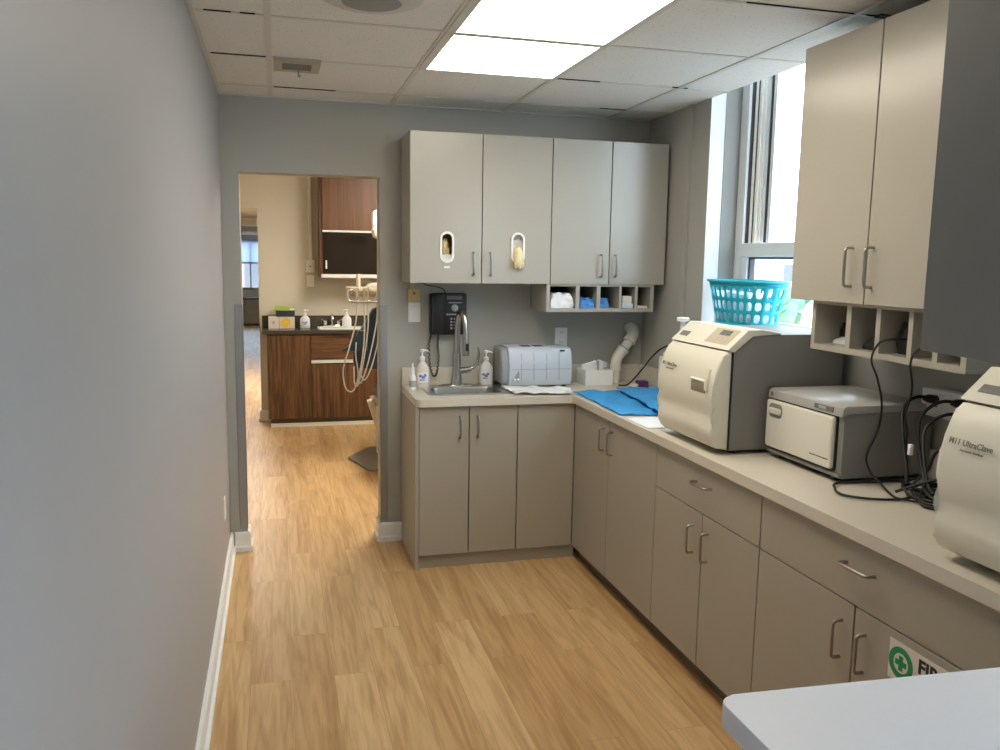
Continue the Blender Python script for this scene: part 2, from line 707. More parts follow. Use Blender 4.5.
# right wall with two window openings
WY0, WY1, WZ0, WZ1 = 2.78, 3.975, 1.312, 2.80
VY0, VY1, VZ0, VZ1 = -2.3, .62, .98, 2.42
X2 = XR + .32
b = BM()
for (y0, y1, z0, z1) in ((WY1, D, 0, 2.9), (WY0, WY1, 0, WZ0), (WY0, WY1, WZ1, 2.9), (VY1, WY0, 0, 2.9), (VY0, VY1, 0, VZ0), (VY0, VY1, VZ1, 2.9), (Y0 - .2, VY0, 0, 2.9)):
    box(b, XR, X2, y0, y1, z0, z1)
box(b, XR - .016, XR + .004, 4.160, 4.195, 1.02, H - .001)
struct('wall_right', b, 'wall')
struct('wall_front', bx(-.14, X2, Y0 - .2, Y0, 0, H + .45), 'wall')

# white lining of the window recess
b = BM()
box(b, XR, 2.512, WY1 - .006, WY1 + .002, WZ0, WZ1)
box(b, XR, 2.60, WY0 - .002, WY0 + .006, WZ0, WZ1)
struct('trim_1', b, 'reveal')
struct('trim_2', bx(2.512, 2.60, WY1 - .010, WY1 + .002, WZ0, WZ1), 'jamb_grey')

# window seen behind the basket: outer frame, two sashes, sill
win = struct('window_1', BM(), 'alum')
b = BM()
box(b, 2.60, 2.70, 3.895, 3.965, WZ0, WZ1, .003)
box(b, 2.60, 2.70, WY0 + .01, WY0 + .09, WZ0, WZ1, .003)
box(b, 2.60, 2.70, WY0 + .01, 3.965, WZ1 - .06, WZ1, .003)
box(b, 2.60, 2.70, WY0 + .01, 3.965, WZ0, WZ0 + .020, .003)
part('frame', b, 'alum', win)
b = BM()
box(b, 2.595, 2.625, WY0 + .09, 3.905, 1.665, 1.735, .004)          # meeting rail
box(b, 2.60, 2.635, 3.842, 3.905, WZ0 + .045, 1.67, .003)           # lower sash stiles and rail
box(b, 2.60, 2.635, WY0 + .09, WY0 + .15, WZ0 + .045, 1.67, .003)
box(b, 2.60, 2.635, WY0 + .09, 3.905, WZ0 + .012, WZ0 + .040, .003)
part('lower_sash', b, 'alum', win)
b = BM()
for (y0, y1, x0) in ((3.862, 3.885, 2.628), (3.836, 3.860, 2.636), (3.812, 3.834, 2.645)):
    box(b, x0, 2.71, y0, y1, 1.735, WZ1 - .05, .002)
part('upper_track', b, 'cream_frame', win, label='cream upper window track')
b = BM()
for (y0, y1, x0) in ((3.889, 3.895, 2.615), (3.776, 3.786, 2.655), (3.860, 3.8625, 2.63)):
    box(b, x0, 2.712, y0, y1, 1.735, WZ1 - .05)
box(b, 2.612, 2.64, 3.826, 3.843, WZ0 + .08, 1.668)
box(b, 2.612, 2.64, WY0 + .15, 3.83, 1.655, 1.668)
part('gasket', b, 'track', win, label='dark window gasket')
b = BM()
box(b, 2.65, 2.71, 3.788, 3.812, 1.735, WZ1 - .05)
box(b, 2.66, 2.72, 3.745, 3.772, 1.735, WZ1 - .05)
box(b, 2.66, 2.71, WY0 + .09, WY0 + .15, 1.735, WZ1 - .05)
part('upper_sash', b, 'alum', win)
b = BM()
box(b, 2.680, 2.684, WY0 + .1, 3.80, 1.72, WZ1 - .05)
box(b, 2.616, 2.620, WY0 + .12, 3.84, WZ0 + .08, 1.68)
part('pane', b, 'glass', win)
b = BM()
box(b, XR - .03, 2.60, WY0, WY1 - .006, WZ0 - .02, WZ0 + .008, .004)
part('window_sill', b, 'reveal', win)

# second window, beside the camera on the right
w2 = struct('window_2', BM(), 'alum')
b = BM()
xa, xb = 2.60, 2.67
for (y0, y1, z0, z1) in ((VY0, VY0 + .06, VZ0, VZ1), (VY1 - .06, VY1, VZ0, VZ1), (VY0, VY1, VZ0, VZ0 + .06), (VY0, VY1, VZ1 - .06, VZ1), (-.80, -.74, VZ0, VZ1)):
    box(b, xa, xb, y0, y1, z0, z1, .003)
part('frame', b, 'alum', w2)
part('pane', bx(2.63, 2.634, VY0 + .03, VY1 - .03, VZ0 + .03, VZ1 - .03), 'glass', w2)
part('window_sill', bx(XR - .03, 2.60, VY0, VY1, VZ0 - .02, VZ0 + .004, .004), 'reveal', w2)


# baseboards
def base_y(bm, x, s, y0, y1):
    """board along y standing on a wall face at x, projecting in direction s"""
    prism(bm, [(x, 0), (x + s * .026, 0), (x + s * .026, .024), (x + s * .016, .032), (x + s * .016, .098), (x + s * .011, .108), (x, .108)], 'y', y0, y1)


def base_x(bm, y, s, x0, x1):
    prism(bm, [(y, 0), (y + s * .026, 0), (y + s * .026, .024), (y + s * .016, .032), (y + s * .016, .098), (y + s * .011, .108), (y, .108)], 'x', x0, x1)


b = BM()
base_y(b, 0, 1, Y0, D)
struct('baseboard_left', b, 'white_trim')
b = BM()
base_x(b, D, -1, .022, DL + .015)
base_y(b, DL, 1, D - .02, D + WT)
base_x(b, D, -1, DR - .015, .955)
base_y(b, DR, -1, D - .02, D + WT)
struct('baseboard_back', b, 'white_trim')

# steel corner guards on both jambs of the doorway
for nm, x, s in (('trim_3', DL, -1), ('trim_4', DR, 1)):
    b = BM()
    xa, xb = sorted((x + s * .040, x - s * .003))
    box(b, xa, xb, D - .004, D + .0005, .125, 1.372, .001, 1)
    xa, xb = sorted((x, x - s * .003))
    box(b, xa, xb, D - .004, D + .06, .125, 1.372, .001, 1)
    struct(nm, b, 'guard')

# ------------------------------------------------------------------ operatory and corridor beyond the doorway
RX0, RX1 = -1.1, 3.3
struct('wall_operatory_left', bx(RX0 - .12, RX0, D + WT, D2, 0, H2 + .3), 'cream_wall')
struct('wall_operatory_right', bx(RX1, RX1 + .12, D + WT, D2, 0, H2 + .3), 'cream_wall')
b = BM()
box(b, .105, RX1, D2, D2 + .14, 0, H2 + .3)
box(b, -.85, .105, D2, D2 + .14, 2.09, H2 + .3)
box(b, RX0 - .12, -.85, D2, D2 + .14, 0, H2 + .3)
struct('wall_operatory_rear', b, 'cream_wall')
b = BM()
box(b, RX0 - .12, 0, D + WT, D + WT + .02, 0, H2 + .3)
box(b, 0, DL, D + WT, D + WT + .02, 0, H2 + .3)
box(b, DR, RX1, D + WT, D + WT + .02, 0, H2 + .3)
box(b, DL, DR, D + WT, D + WT + .02, DT, H2 + .3)
struct('wall_operatory_front', b, 'cream_wall')
struct('ceiling_operatory', bx(RX0 - .12, RX1 + .12, D + WT, D2 + .14, H2, H2 + .3), 'tile')
b = BM()
base_x(b, D2, -1, .090, .185)
base_y(b, .105, -1, D2 - .02, D2 + .14)
struct('baseboard_operatory', b, 'white_trim')

CY = 21.0
struct('wall_corridor_left', bx(-1.35, -1.23, D2 + .14, CY, 0, 2.9), 'cream_wall')
struct('wall_corridor_right', bx(.75, .87, D2 + .14, CY, 0, 2.9), 'cream_wall')
b = BM()
box(b, -1.35, .87, D2 + .14, 15, 2.28, 2.9)
box(b, -1.35, .87, 15, CY, 2.14, 2.28)
struct('ceiling_corridor', b, 'tile')
fwz0, fwz1 = .83, 2.03
b = BM()
box(b, -1.35, -.95, CY, CY + .2, 0, 2.9)
box(b, .55, .87, CY, CY + .2, 0, 2.9)
box(b, -.95, .55, CY, CY + .2, 0, fwz0)
box(b, -.95, .55, CY, CY + .2, fwz1, 2.9)
struct('wall_corridor_far', b, 'cream_wall')
w3 = struct('window_3', BM(), 'alum')
b = BM()
for x0, x1, z0, z1 in ((-.95, -.89, fwz0, fwz1), (.49, .55, fwz0, fwz1), (-.95, .55, fwz0, fwz0 + .07), (-.95, .55, fwz1 - .06, fwz1), (-.335, -.30, fwz0, fwz1), (-.95, .55, 1.46, 1.50)):
    box(b, x0, x1, CY + .02, CY + .09, z0, z1)
part('frame', b, 'guard', w3)
part('pane', bx(-.93, .53, CY + .05, CY + .055, fwz0 + .02, fwz1 - .02), 'glass', w3)
part('roller_blind', bx(-.92, .52, CY - .012, CY - .008, 1.50, fwz1 + .03), 'blind', w3, label='translucent blue roller blind')
# long low cupboard under the far window
cab = thing('low_cupboard', 'low brown cupboard under the far window at the corridor end', 'cupboard', (-.3, CY - .2, 0))
part('body', bx(-.90, .40, CY - .38, CY - .02, 0, .64, .004), 'cherry', cab)
part('top', bx(-.93, .43, CY - .41, CY - .02, .64, .67, .004), 'granite', cab)
for x0 in (-.89, -.46, -.03):
    part('door', bx(x0, x0 + .42, CY - .40, CY - .38, .06, .62, .003), 'grille', cab)


# =================================================================== CEILING LIGHTS AND FITTINGS
def ceiling_light(x0, x1, y0, y1, z, label, group, m, name='ceiling_light'):
    t = thing(name, label, 'light', ((x0 + x1) / 2, (y0 + y1) / 2, z), group)
    b = BM()
    for q in ((x0, x0 + .036, y0, y1), (x1 - .018, x1, y0, y1), (x0 + .036, x1 - .018, y0, y0 + .020), (x0 + .036, x1 - .018, y1 - .014, y1)):
        box(b, *q, z - .007, z, .001, 1)
    part('frame', b, 'tbar', t)
    part('diffuser', bx(x0 + .036, x1 - .018, y0 + .020, y1 - .014, z - .005, z - .001), m, t)
    return t


ceiling_light(GX + G, GX + 2 * G, GY - G + .002, GY - .004, H, 'small square lit ceiling panel nearest the far wall', 'lit ceiling panels', 'lamp')
ceiling_light(GX + G, GX + 2 * G, GY - 3 * G, GY - G - .004, H, 'long lit ceiling panel running out of the top of the picture', 'lit ceiling panels', 'lamp')
ceiling_light(1.3, 1.9, 5.7, 7.3, H2, 'lit ceiling panel of the room beyond the doorway', 'lit ceiling panels', 'lamp2')
ceiling_light(-.5, .1, 10.2, 11.4, 2.28, 'lit ceiling panel in the corridor past the doorway', 'lit ceiling panels', 'lamp3')

t = thing('ceiling_diffuser', 'round white ceiling diffuser with a grey centre disc', 'vent', (.587, 2.835, H))
part('ring', lathe(BM(), [(.10, H - .022), (.135, H - .020), (.165, H - .008), (.168, H)], .587, 2.835, 40), 'speaker', t, 40)
part('disc', lathe(BM(), [(0, H - .0235), (.092, H - .0235), (.096, H - .022), (.096, H - .010)], .587, 2.835, 40), 'speaker_d', t, 40, 'grey centre disc')

t = thing('ceiling_vent', 'small rectangular beige ceiling vent near the left wall', 'vent', (.378, 3.885, H))
b = BM()
plate_hole(b, [(.280, 3.780), (.476, 3.780), (.476, 3.993), (.280, 3.993)], [[(.316, 3.823), (.316, 3.950), (.440, 3.950), (.440, 3.823)]], lambda p: (p[0], p[1], H - .016), lambda p: (p[0], p[1], H - .0005))
part('frame', b, 'grille', t)
b = bx(.316, .440, 3.823, 3.950, H - .006, H - .002)
for k in range(8):
    y = 3.831 + k * .0155
    prism(b, [(y, H - .006), (y + .003, H - .006), (y + .011, H - .014), (y + .008, H - .014)], 'x', .317, .439)
part('louvre', b, 'grille_d', t)
b = BM()
tube(b, smooth_path([(.386, 3.955, H - .008), (.386, 3.960, H - .03), (.389, 3.965, H - .04), (.394, 3.965, H - .032)], 5), .003, 6)
part('hook', b, 'grille_d', t, 40)


# =================================================================== CABINETRY
DT_ = .018


def pull_v(u, zc, L=.118, yf=0., s=1):
    """vertical bar pull on a front facing local -Y at y = yf"""
    b = BM()
    h = L / 2
    pts = []
    r = .012
    pr_ = .030
    pts.append((u, yf + .001, zc - h))
    pts.append((u, yf - pr_ + r, zc - h))
    for k in range(1, 5):
        a = R(90 * k / 4)
        pts.append((u, yf - pr_ + r - r * math.sin(a), zc - h + r - r * math.cos(a)))
    for k in range(0, 5):
        a = R(90 * k / 4)
        pts.append((u, yf - pr_ + r - r * math.cos(a), zc + h - r + r * math.sin(a)))
    pts.append((u, yf + .001, zc + h))
    tube(b, pts, .0052, 10)
    return b


def pull_h(uc, z, L=.114, yf=0.):
    b = pull_v(0, 0, L, yf)
    for v in b.verts:
        v.co = Vector((uc + v.co.z, v.co.y, z + v.co.x))
    return b


def base_unit(loc, rz, w, d, doors, drawers=(), label='', name='base_cabinet', toe='toe', end=None, group='base cabinets'):
    """local frame: x along the run, fronts at y=0 facing -y, z up; doors = (x0,x1,handle x or None)"""
    t = thing(name, label, 'cabinet', loc, group, rz)
    zt = .874
    box_z0 = .075
    b = BM()
    y_ = DT_ + .002
    box(b, 0, .016, y_, d, box_z0, zt)
    box(b, w - .016, w, y_, d, box_z0, zt)
    box(b, .016, w - .016, y_, d, box_z0, box_z0 + .016)
    box(b, .016, w - .016, d - .008, d, box_z0 + .016, zt)
    for (xa, xb) in [(q[1] - .02, q[1] + .02) for q in doors[:-1]] if drawers or len(doors) > 1 else []:
        box(b, xa, xb, y_, y_ + .016, box_z0 + .016, zt)
    if drawers:
        box(b, .016, w - .016, y_, y_ + .016, .664, .704)
    part('body', b, 'carcass', t, local=True)
    part('toe_kick', bx(0, w, .045 if toe == 'toe' else .022, .06, 0, box_z0), toe, t, local=True)
    zd = .684
    for (x0, x1, hx) in doors:
        top = zd - .002 if drawers else zt - .004
        o = part('door', bx(x0 + .0028, x1 - .0028, 0, DT_, box_z0, top, .0012, 1), 'laminate', t, local=True)
        if hx is not None:
            part('handle', pull_v(hx, .566 if drawers else .762, .110), 'handle', o, 40, local=True)
    for (x0, x1, hx) in drawers:
        o = part('drawer', bx(x0 + .0028, x1 - .0028, 0, DT_, zd + .002, zt - .004, .0012, 1), 'laminate', t, local=True)
        if hx is not None:
            part('handle', pull_h(hx, .796), 'handle', o, 40, local=True)
    if end is not None:
        part('end_panel', bx(end[0], end[1], -.0005, d, 0, zt), 'laminate', t, local=True)
    return t


# far run (fronts face the camera)
x0 = .969
base_unit((x0, YB, 0), 0, 1.50 - x0, D - YB, [(0, 1.236 - x0, 1.184 - x0), (1.236 - x0, 1.50 - x0, 1.280 - x0)], label='two-door base cabinet under the sink and faucet', toe='toe_lit', end=(-.018, 0))
base_unit((1.50, YB, 0), 0, XF + .02 - 1.50, D - YB, [(0, XF - 1.50, None)], label='plain handleless corner panel cabinet beside the sink cabinet', toe='toe_lit')
# right-hand run
RZ = -math.pi / 2
dR = XR - XF - .004


def right_unit(ya, yb_, doors, drawers, label, **k):
    f = lambda q: [(ya - a, ya - c, None if h is None else ya - h) for a, c, h in q]
    return base_unit((XF, ya, 0), RZ, ya - yb_, dR, f(doors), f(drawers), label, **k)


right_unit(YB - .002, 3.179, [(YB - .002, 3.707, 3.768), (3.707, 3.179, 3.665)], [], 'tall-door base cabinet of the window run, under the blue wrap')
right_unit(3.179, 2.379, [(3.179, 2.766, 2.831), (2.766, 2.379, 2.721)], [(3.179, 2.379, 2.771)], 'drawer base cabinet directly under the larger left autoclave')
last = right_unit(2.379, 1.400, [(2.379, 1.894, 1.944), (1.894, 1.400, 1.845)], [(2.379, 1.400, 1.884)], 'wide drawer base cabinet bearing the green first aid sticker')
right_unit(1.400, 1.175, [(1.400, 1.175, None)], [(1.400, 1.175, None)], 'narrow drawer base cabinet tucked behind the white peninsula top')

# first aid sticker on the last door
t = thing('first_aid_sticker', 'white first aid sticker with green cross roundel on cabinet door', 'sign', (XF - .0005, 1.60, .61))
part('backing', bx(XF - .0012, XF - .0002, 1.44, 1.750, .552, .660), 'sticker', t)


def disc(bm, yc, zc, r, xf, n=40, r_in=None):
    o = [(yc + r * math.cos(2 * math.pi * i / n), zc + r * math.sin(2 * math.pi * i / n)) for i in range(n)]
    hs = []
    if r_in:
        hs = [[(yc + r_in * math.cos(-2 * math.pi * i / n), zc + r_in * math.sin(-2 * math.pi * i / n)) for i in range(n)]]
    return plate_hole(bm, o, hs, lambda p: (xf, p[0], p[1]), lambda p: (xf + .0006, p[0], p[1]))


b = disc(BM(), 1.706, .606, .043, XF - .0018, r_in=.0265)
a, c = .020, .0075
yc, zc = 1.706, .606
prism(b, [(yc - c, zc - a), (yc + c, zc - a), (yc + c, zc - c), (yc + a, zc - c), (yc + a, zc + c), (yc + c, zc + c), (yc + c, zc + a), (yc - c, zc + a), (yc - c, zc + c), (yc - a, zc + c), (yc - a, zc - c), (yc - c, zc - c)], 'x', XF - .0018, XF - .0012)
part('roundel', b, 'green', t, label='green roundel with cross')
for s, y, z in (('FIRST', 1.647, .612), ('AID', 1.662, .566)):
    part('lettering', text_bm(s, .052, .0003, lambda u, v, w, y=y, z=z: (XF - .0016 - w, y - u, z + v), bold=.0018), 'black', t, label='black letters ' + s)

# L-shaped worktop with a hole for the sink
SX0, SX1, SY0, SY1 = 1.062, 1.470, 4.305, 4.550
CF = YB - .020
CX = XF - .018
r = .04
out = [(.953, D - .001), (.953, CF + r)]
out += [(.953 + r - r * math.cos(R(a)), CF + r - r * math.sin(R(a))) for a in (20, 40, 60, 80)]
out += [(.953 + r, CF), (CX - .025, CF), (CX - .008, CF - .007), (CX, CF - .03), (CX, 1.172), (XR - .001, 1.172), (XR - .001, D - .001)]
wt = thing('worktop', 'L-shaped beige laminate worktop along the far wall and window wall', 'worktop', (1.8, 4.2, .874))
b = BM()
plate_hole(b, out, [rrect(SX0 + .012, SX1 - .012, SY0 + .012, SY1 - .012, .03)[::-1]], lambda p: (p[0], p[1], CT - .0008), lambda p: (p[0], p[1], .8745))
part('slab', b, 'counter', wt)
b = BM()
box(b, .953, XR - .001, D - .020, D - .001, CT, CT + .10, .003)
box(b, XR - .020, XR - .001, 1.172, D - .020, CT, CT + .10, .003)
part('backsplash', b, 'counter', wt)

# sink
t = thing('sink', 'small stainless steel drop-in sink in the far worktop', 'sink', ((SX0 + SX1) / 2, (SY0 + SY1) / 2, CT))
b = BM()
plate_hole(b, rrect(SX0 - .018, SX1 + .018, SY0 - .018, SY1 + .105, .035), [rrect(SX0 + .018, SX1 - .018, SY0 + .012, SY1 - .012, .05)[::-1]], lambda p: (p[0], p[1], CT + .005), lambda p: (p[0], p[1], CT + .0005))
part('rim', b, 'steel', t)
b = BM()
rings = []
for ins, z in ((.018, CT + .004), (.024, CT - .008), (.030, CT - .12), (.05, CT - .145), (.12, CT - .150)):
    rings.append([b.verts.new((x, y, z)) for x, y in rrect(SX0 + ins, SX1 - ins, SY0 + ins * .8, SY1 - ins * .8, .05)])
for a, c in zip(rings, rings[1:]):
    for i in range(len(a)):
        j = (i + 1) % len(a)
        b.faces.new((a[i], a[j], c[j], c[i]))
b.faces.new(rings[-1])
part('bowl', b, 'bowl', t, 50)
part('drain', lathe(BM(), [(.03, CT - .1495), (.03, CT - .146), (.022, CT - .145), (0, CT - .147)], (SX0 + SX1) / 2, (SY0 + SY1) / 2 + .03, 20), 'chrome', t, 40)

# faucet
fx, fy = 1.252, 4.60
t = thing('faucet', 'brushed nickel pull-down faucet with curved side lever', 'faucet', (fx, fy, CT + .005))
part('base_plate', lathe(BM(), [(.105, CT + .005), (.105, CT + .009), (.09, CT + .014), (.03, CT + .016)], fx, fy, 32, 1, .27), 'nickel', t, 40)
part('body', lathe(BM(), [(.033, CT + .012), (.031, CT + .03), (.025, CT + .09), (.0225, CT + .15), (.0225, CT + .19)], fx, fy, 24), 'nickel', t, 40)
b = BM()
path = smooth_path([(fx, fy, CT + .18), (fx + .001, fy, CT + .30), (fx + .004, fy - .008, CT + .385), (fx + .012, fy - .040, CT + .422), (fx + .022, fy - .075, CT + .405), (fx + .026, fy - .092, CT + .36), (fx + .028, fy - .098, CT + .315)], 6)
tube(b, path, [.0195 - .004 * min(1, i / 20) for i in range(len(path))], 14)
part('spout', b, 'nickel', t, 50)
b = BM()
tube(b, [(fx + .028, fy - .0975, CT + .322), (fx + .029, fy - .100, CT + .26), (fx + .030, fy - .102, CT + .205), (fx + .030, fy - .102, CT + .185)], [.0165, .018, .0195, .0185], 14)
o = part('spray_head', b, 'nickel', t, 50)
part('button', bx(fx + .024, fx + .042, fy - .123, fy - .118, CT + .215, CT + .255, .003), 'black', o, label='black spray button')
b = BM()
tube(b, [(fx + .015, fy, CT + .092), (fx + .06, fy, CT + .094), (fx + .082, fy, CT + .100)], [.020, .019, .015], 12)
path = smooth_path([(fx + .07, fy, CT + .098), (fx + .10, fy - .002, CT + .110), (fx + .120, fy - .004, CT + .140), (fx + .126, fy - .006, CT + .190), (fx + .122, fy - .006, CT + .222)], 5)
tube(b, path, [.0105 - .006 * i / len(path) for i in range(len(path))], 10)
part('lever', b, 'nickel', t, 50)


# ------------------------------------------------------------------ wall cabinets
def slot_door(bm, x0, x1, z0, z1, hole):
    plate_hole(bm, [(x0, z0), (x1, z0), (x1, z1), (x0, z1)], [hole[::-1]], lambda p: (p[0], 0, p[1]), lambda p: (p[0], DT_, p[1]))


def wall_unit(loc, rz, w, d, z0, z1, doors, label, slots=None, m='laminate_up', hz=None, name='wall_cabinet', hl=.118):
    t = thing(name, label, 'cabinet', loc, 'wall cabinets', rz)
    b = BM()
    for q in ((0, .018, DT_ + .002, d), (w - .018, w, DT_ + .002, d)):
        box(b, *q, z0, z1)
    box(b, .018, w - .018, DT_ + .002, d, z0, z0 + .018)
    box(b, .018, w - .018, DT_ + .002, d, z1 - .018, z1)
    box(b, .018, w - .018, d - .012, d, z0 + .018, z1 - .018)
    part('body', b, m, t, local=True)
    for i, (x0, x1, hx) in enumerate(doors):
        if slots and slots[i]:
            sx_, sz_ = slots[i]
            b = BM()
            slot_door(b, x0 + .0028, x1 - .0028, z0 - .002, z1, stadium(sx_, sz_, .062, .150))
            o = part('door', b, m, t, local=True)
            b = BM()
            plate_hole(b, stadium(sx_, sz_, .076, .166), [stadium(sx_, sz_, .054, .142)[::-1]], lambda p: (p[0], -.006, p[1]), lambda p: (p[0], .001, p[1]))
            part('slot_ring', b, 'white', o, local=True, label='white oval dispensing ring')
        else:
            o = part('door', bx(x0 + .0028, x1 - .0028, 0, DT_, z0 - .002, z1, .0012, 1), m, t, local=True)
        if hx is not None:
            part('handle', pull_v(hx, hz, hl), 'handle', o, 40, local=True)
    return t


UY = 4.394
ux = .951
wall_unit((ux, UY, 0), 0, 1.729 - ux, D - UY - .001, 1.506, 2.285, [(0, 1.340 - ux, 1.292 - ux), (1.340 - ux, 1.729 - ux, 1.386 - ux)], 'wall cabinet with two oval glove slots in its doors', [(1.150 - ux, 1.693), (1.541 - ux, 1.696)], hz=1.608)
ux = 1.729
wall_unit((ux, UY, 0), 0, 2.415 - ux, D - UY - .001, 1.506, 2.285, [(0, 2.074 - ux, 2.022 - ux), (2.074 - ux, 2.415 - ux, 2.106 - ux)], 'plain two-door wall cabinet in the far corner beside the window', hz=1.608)
wall_unit((2.10, 2.705, 0), RZ, .80, XR - 2.10 - .001, 1.507, 2.385, [(0, .40, .332), (.40, .80, .430)], 'two-door wall cabinet on the window wall above the table-top warmer', hz=1.624, hl=.125)

# glove boxes inside the slotted cabinet
for xc, lab, hang in ((1.150, 'white glove box with yellow gloves behind the left oval slot', 0), (1.541, 'white glove box with a yellow glove spilling from the right oval slot', 1)):
    t = thing('glove_box', lab, 'box', (xc, UY + .09, 1.525), 'glove boxes behind the slots')
    if not hang:
        part('carton', bx(xc - .11, xc + .11, UY + .024, UY + .13, 1.525, 1.655, .002), 'white', t)
        b = BM()
        box(b, xc - .11, xc + .11, UY + .10, UY + .13, 1.655, 1.79)
        part('carton_back', b, 'latex_d', t)
        b = BM()
        ball(b, (xc - .004, UY + .052, 1.700), .024, (.75, .8, 1.6), 3, .55, 45)
        ball(b, (xc + .008, UY + .058, 1.672), .017, (1, .8, 1.2), 3, .5, 50)
        part('glove', b, 'latex', t, 60)
    else:
        part('carton', bx(xc - .11, xc + .11, UY + .030, UY + .13, 1.525, 1.785, .002), 'white', t)
        b = BM()
        ball(b, (xc + .003, UY + .012, 1.675), .024, (.8, .75, 1.3), 3, .4, 45)
        path = smooth_path([(xc, UY + .014, 1.69), (xc + .002, UY - .004, 1.66), (xc + .001, UY - .014, 1.63), (xc, UY - .010, 1.605), (xc, UY - .007, 1.592)], 5)
        tube(b, path, [.023, .024, .026, .027, .027, .027, .027, .028, .028, .027, .027, .026, .026, .026, .025, .024, .022, .019, .016, .012, .006][:len(path)], 12)
        for k in range(4):
            a = -.018 + .012 * k
            tube(b, smooth_path([(xc + a, UY - .014, 1.64), (xc + a * 1.1, UY - .026, 1.61), (xc + a, UY - .022, 1.588 + .006 * (k % 2))], 4), .0075, 8)
        for v in b.verts:
            v.co += Vector((1, .6, 1)) * .004 * noise.noise(v.co * 45)
        part('glove', b, 'latex', t, 60)
solo('dispenser_label', bx(1.134, 1.166, UY - .0012, UY - .0002, 1.583, 1.594), 'white', 'tiny white label under the left oval glove slot', 'label')


# ------------------------------------------------------------------ pigeonhole racks under the wall cabinets
def cubby(loc, rz, w, d, z0, z1, holes, label):
    t = thing('pigeonhole_shelf', label, 'shelf', loc, 'pigeonhole shelves', rz)
    zb, ztp = z0 + .020, z1 - .014
    b = BM()
    box(b, 0, w, 0, d, z0, zb)
    box(b, 0, w, 0, d, ztp, z1)
    part('shell', b, 'laminate_up', t, local=True)
    part('back_panel', bx(0, w, d - .012, d, zb, ztp), 'panel_shade', t, local=True, label='back panel coloured dark for the shade inside')
    xs = [0] + [v for h in holes for v in h] + [w]
    for i in range(0, len(xs), 2):
        part('divider', bx(xs[i], xs[i + 1], 0, d - .012, zb, ztp), 'laminate_up', t, local=True)
    return t


u = 1.713
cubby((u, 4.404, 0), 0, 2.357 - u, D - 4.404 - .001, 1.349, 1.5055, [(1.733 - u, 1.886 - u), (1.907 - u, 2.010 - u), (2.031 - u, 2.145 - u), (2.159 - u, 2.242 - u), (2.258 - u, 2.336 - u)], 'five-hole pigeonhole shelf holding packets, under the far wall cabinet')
u = 2.608
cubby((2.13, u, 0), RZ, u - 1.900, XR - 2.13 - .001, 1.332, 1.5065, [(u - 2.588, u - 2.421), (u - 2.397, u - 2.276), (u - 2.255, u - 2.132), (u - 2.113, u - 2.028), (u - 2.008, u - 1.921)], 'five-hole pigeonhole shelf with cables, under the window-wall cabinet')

ZS = 1.3695                    # floor of the far pigeonholes


def crumple(bm, x0, x1, y0, y1, z0, z1, amp, seed, n=10):
    vs = bmesh.ops.create_cube(bm, size=1)['verts']
    bmesh.ops.subdivide_edges(bm, edges=bm.edges[:], cuts=n, use_grid_fill=True)
    for v in bm.verts:
        c = v.co
        t = c.z + .5
        w = 1 - .22 * t ** 3
        p = Vector((x0 + (c.x * w + .5) * (x1 - x0), y0 + (c.y * w + .5) * (y1 - y0), z0 + t * (z1 - z0)))
        q = noise.noise_vector(p * 28 + Vector((seed, 0, 0))) * amp + noise.noise_vector(p * 70 + Vector((0, seed, 0))) * amp * .5
        q.z *= t
        q.x = -abs(q.x) if c.x > 0 else abs(q.x)
        v.co = p + q
    return bm


GP = 'supplies in the far pigeonholes'
solo('packet', crumple(BM(), 1.740, 1.880, 4.42, 4.56, ZS, ZS + .078, .014, 3), 'paper', 'crumpled white packet in the widest left pigeonhole', 'packet', GP, 60)
solo('packet', crumple(BM(), 1.911, 2.004, 4.41, 4.50, ZS, ZS + .050, .016, 9), 'packet_blue', 'blue packet in the second pigeonhole from the left', 'packet', GP, 60)
solo('packet', crumple(BM(), 2.034, 2.098, 4.43, 4.52, ZS, ZS + .052, .014, 15), 'packet_blue', 'small blue packet in the middle pigeonhole', 'packet', GP, 60)
t = thing('bandage_box', 'cream box on blue base in the fourth pigeonhole', 'box', (2.200, 4.45, ZS), GP)
part('tray', bx(2.166, 2.236, 4.415, 4.50, ZS, ZS + .026, .003), 'packet', t)
part('block', bx(2.172, 2.230, 4.42, 4.49, ZS + .026, ZS + .068, .004), 'sticker', t)
solo('card_stack', bx(2.263, 2.325, 4.415, 4.50, ZS, ZS + .013, .002), 'sticker', 'low cream stack in the rightmost far pigeonhole', 'card', GP)

ZR = 1.3525
solo('folded_cable', crumple(BM(), 2.20, 2.38, 2.43, 2.58, ZR, ZR + .022, .004, 21), 'packet', 'white flat packet in the left pigeonhole of window wall', 'packet', 'contents of the window-wall pigeonholes', 60)
solo('cable_coil', crumple(BM(), 2.22, 2.39, 2.43, 2.575, ZR + .026, ZR + .082, .010, 22), 'black', 'black bundle on the white packet in window-wall pigeonhole', 'cable', 'contents of the window-wall pigeonholes', 60)
solo('charger', crumple(BM(), 2.17, 2.27, 2.29, 2.38, ZR, ZR + .04, .008, 27), 'black', 'small black charger in second window-wall pigeonhole', 'charger', 'contents of the window-wall pigeonholes', 60)
solo('charger', crumple(BM(), 2.18, 2.33, 2.150, 2.240, ZR, ZR + .10, .010, 31), 'black', 'tall black charger with a cable in third window-wall pigeonhole', 'charger', 'contents of the window-wall pigeonholes', 60)


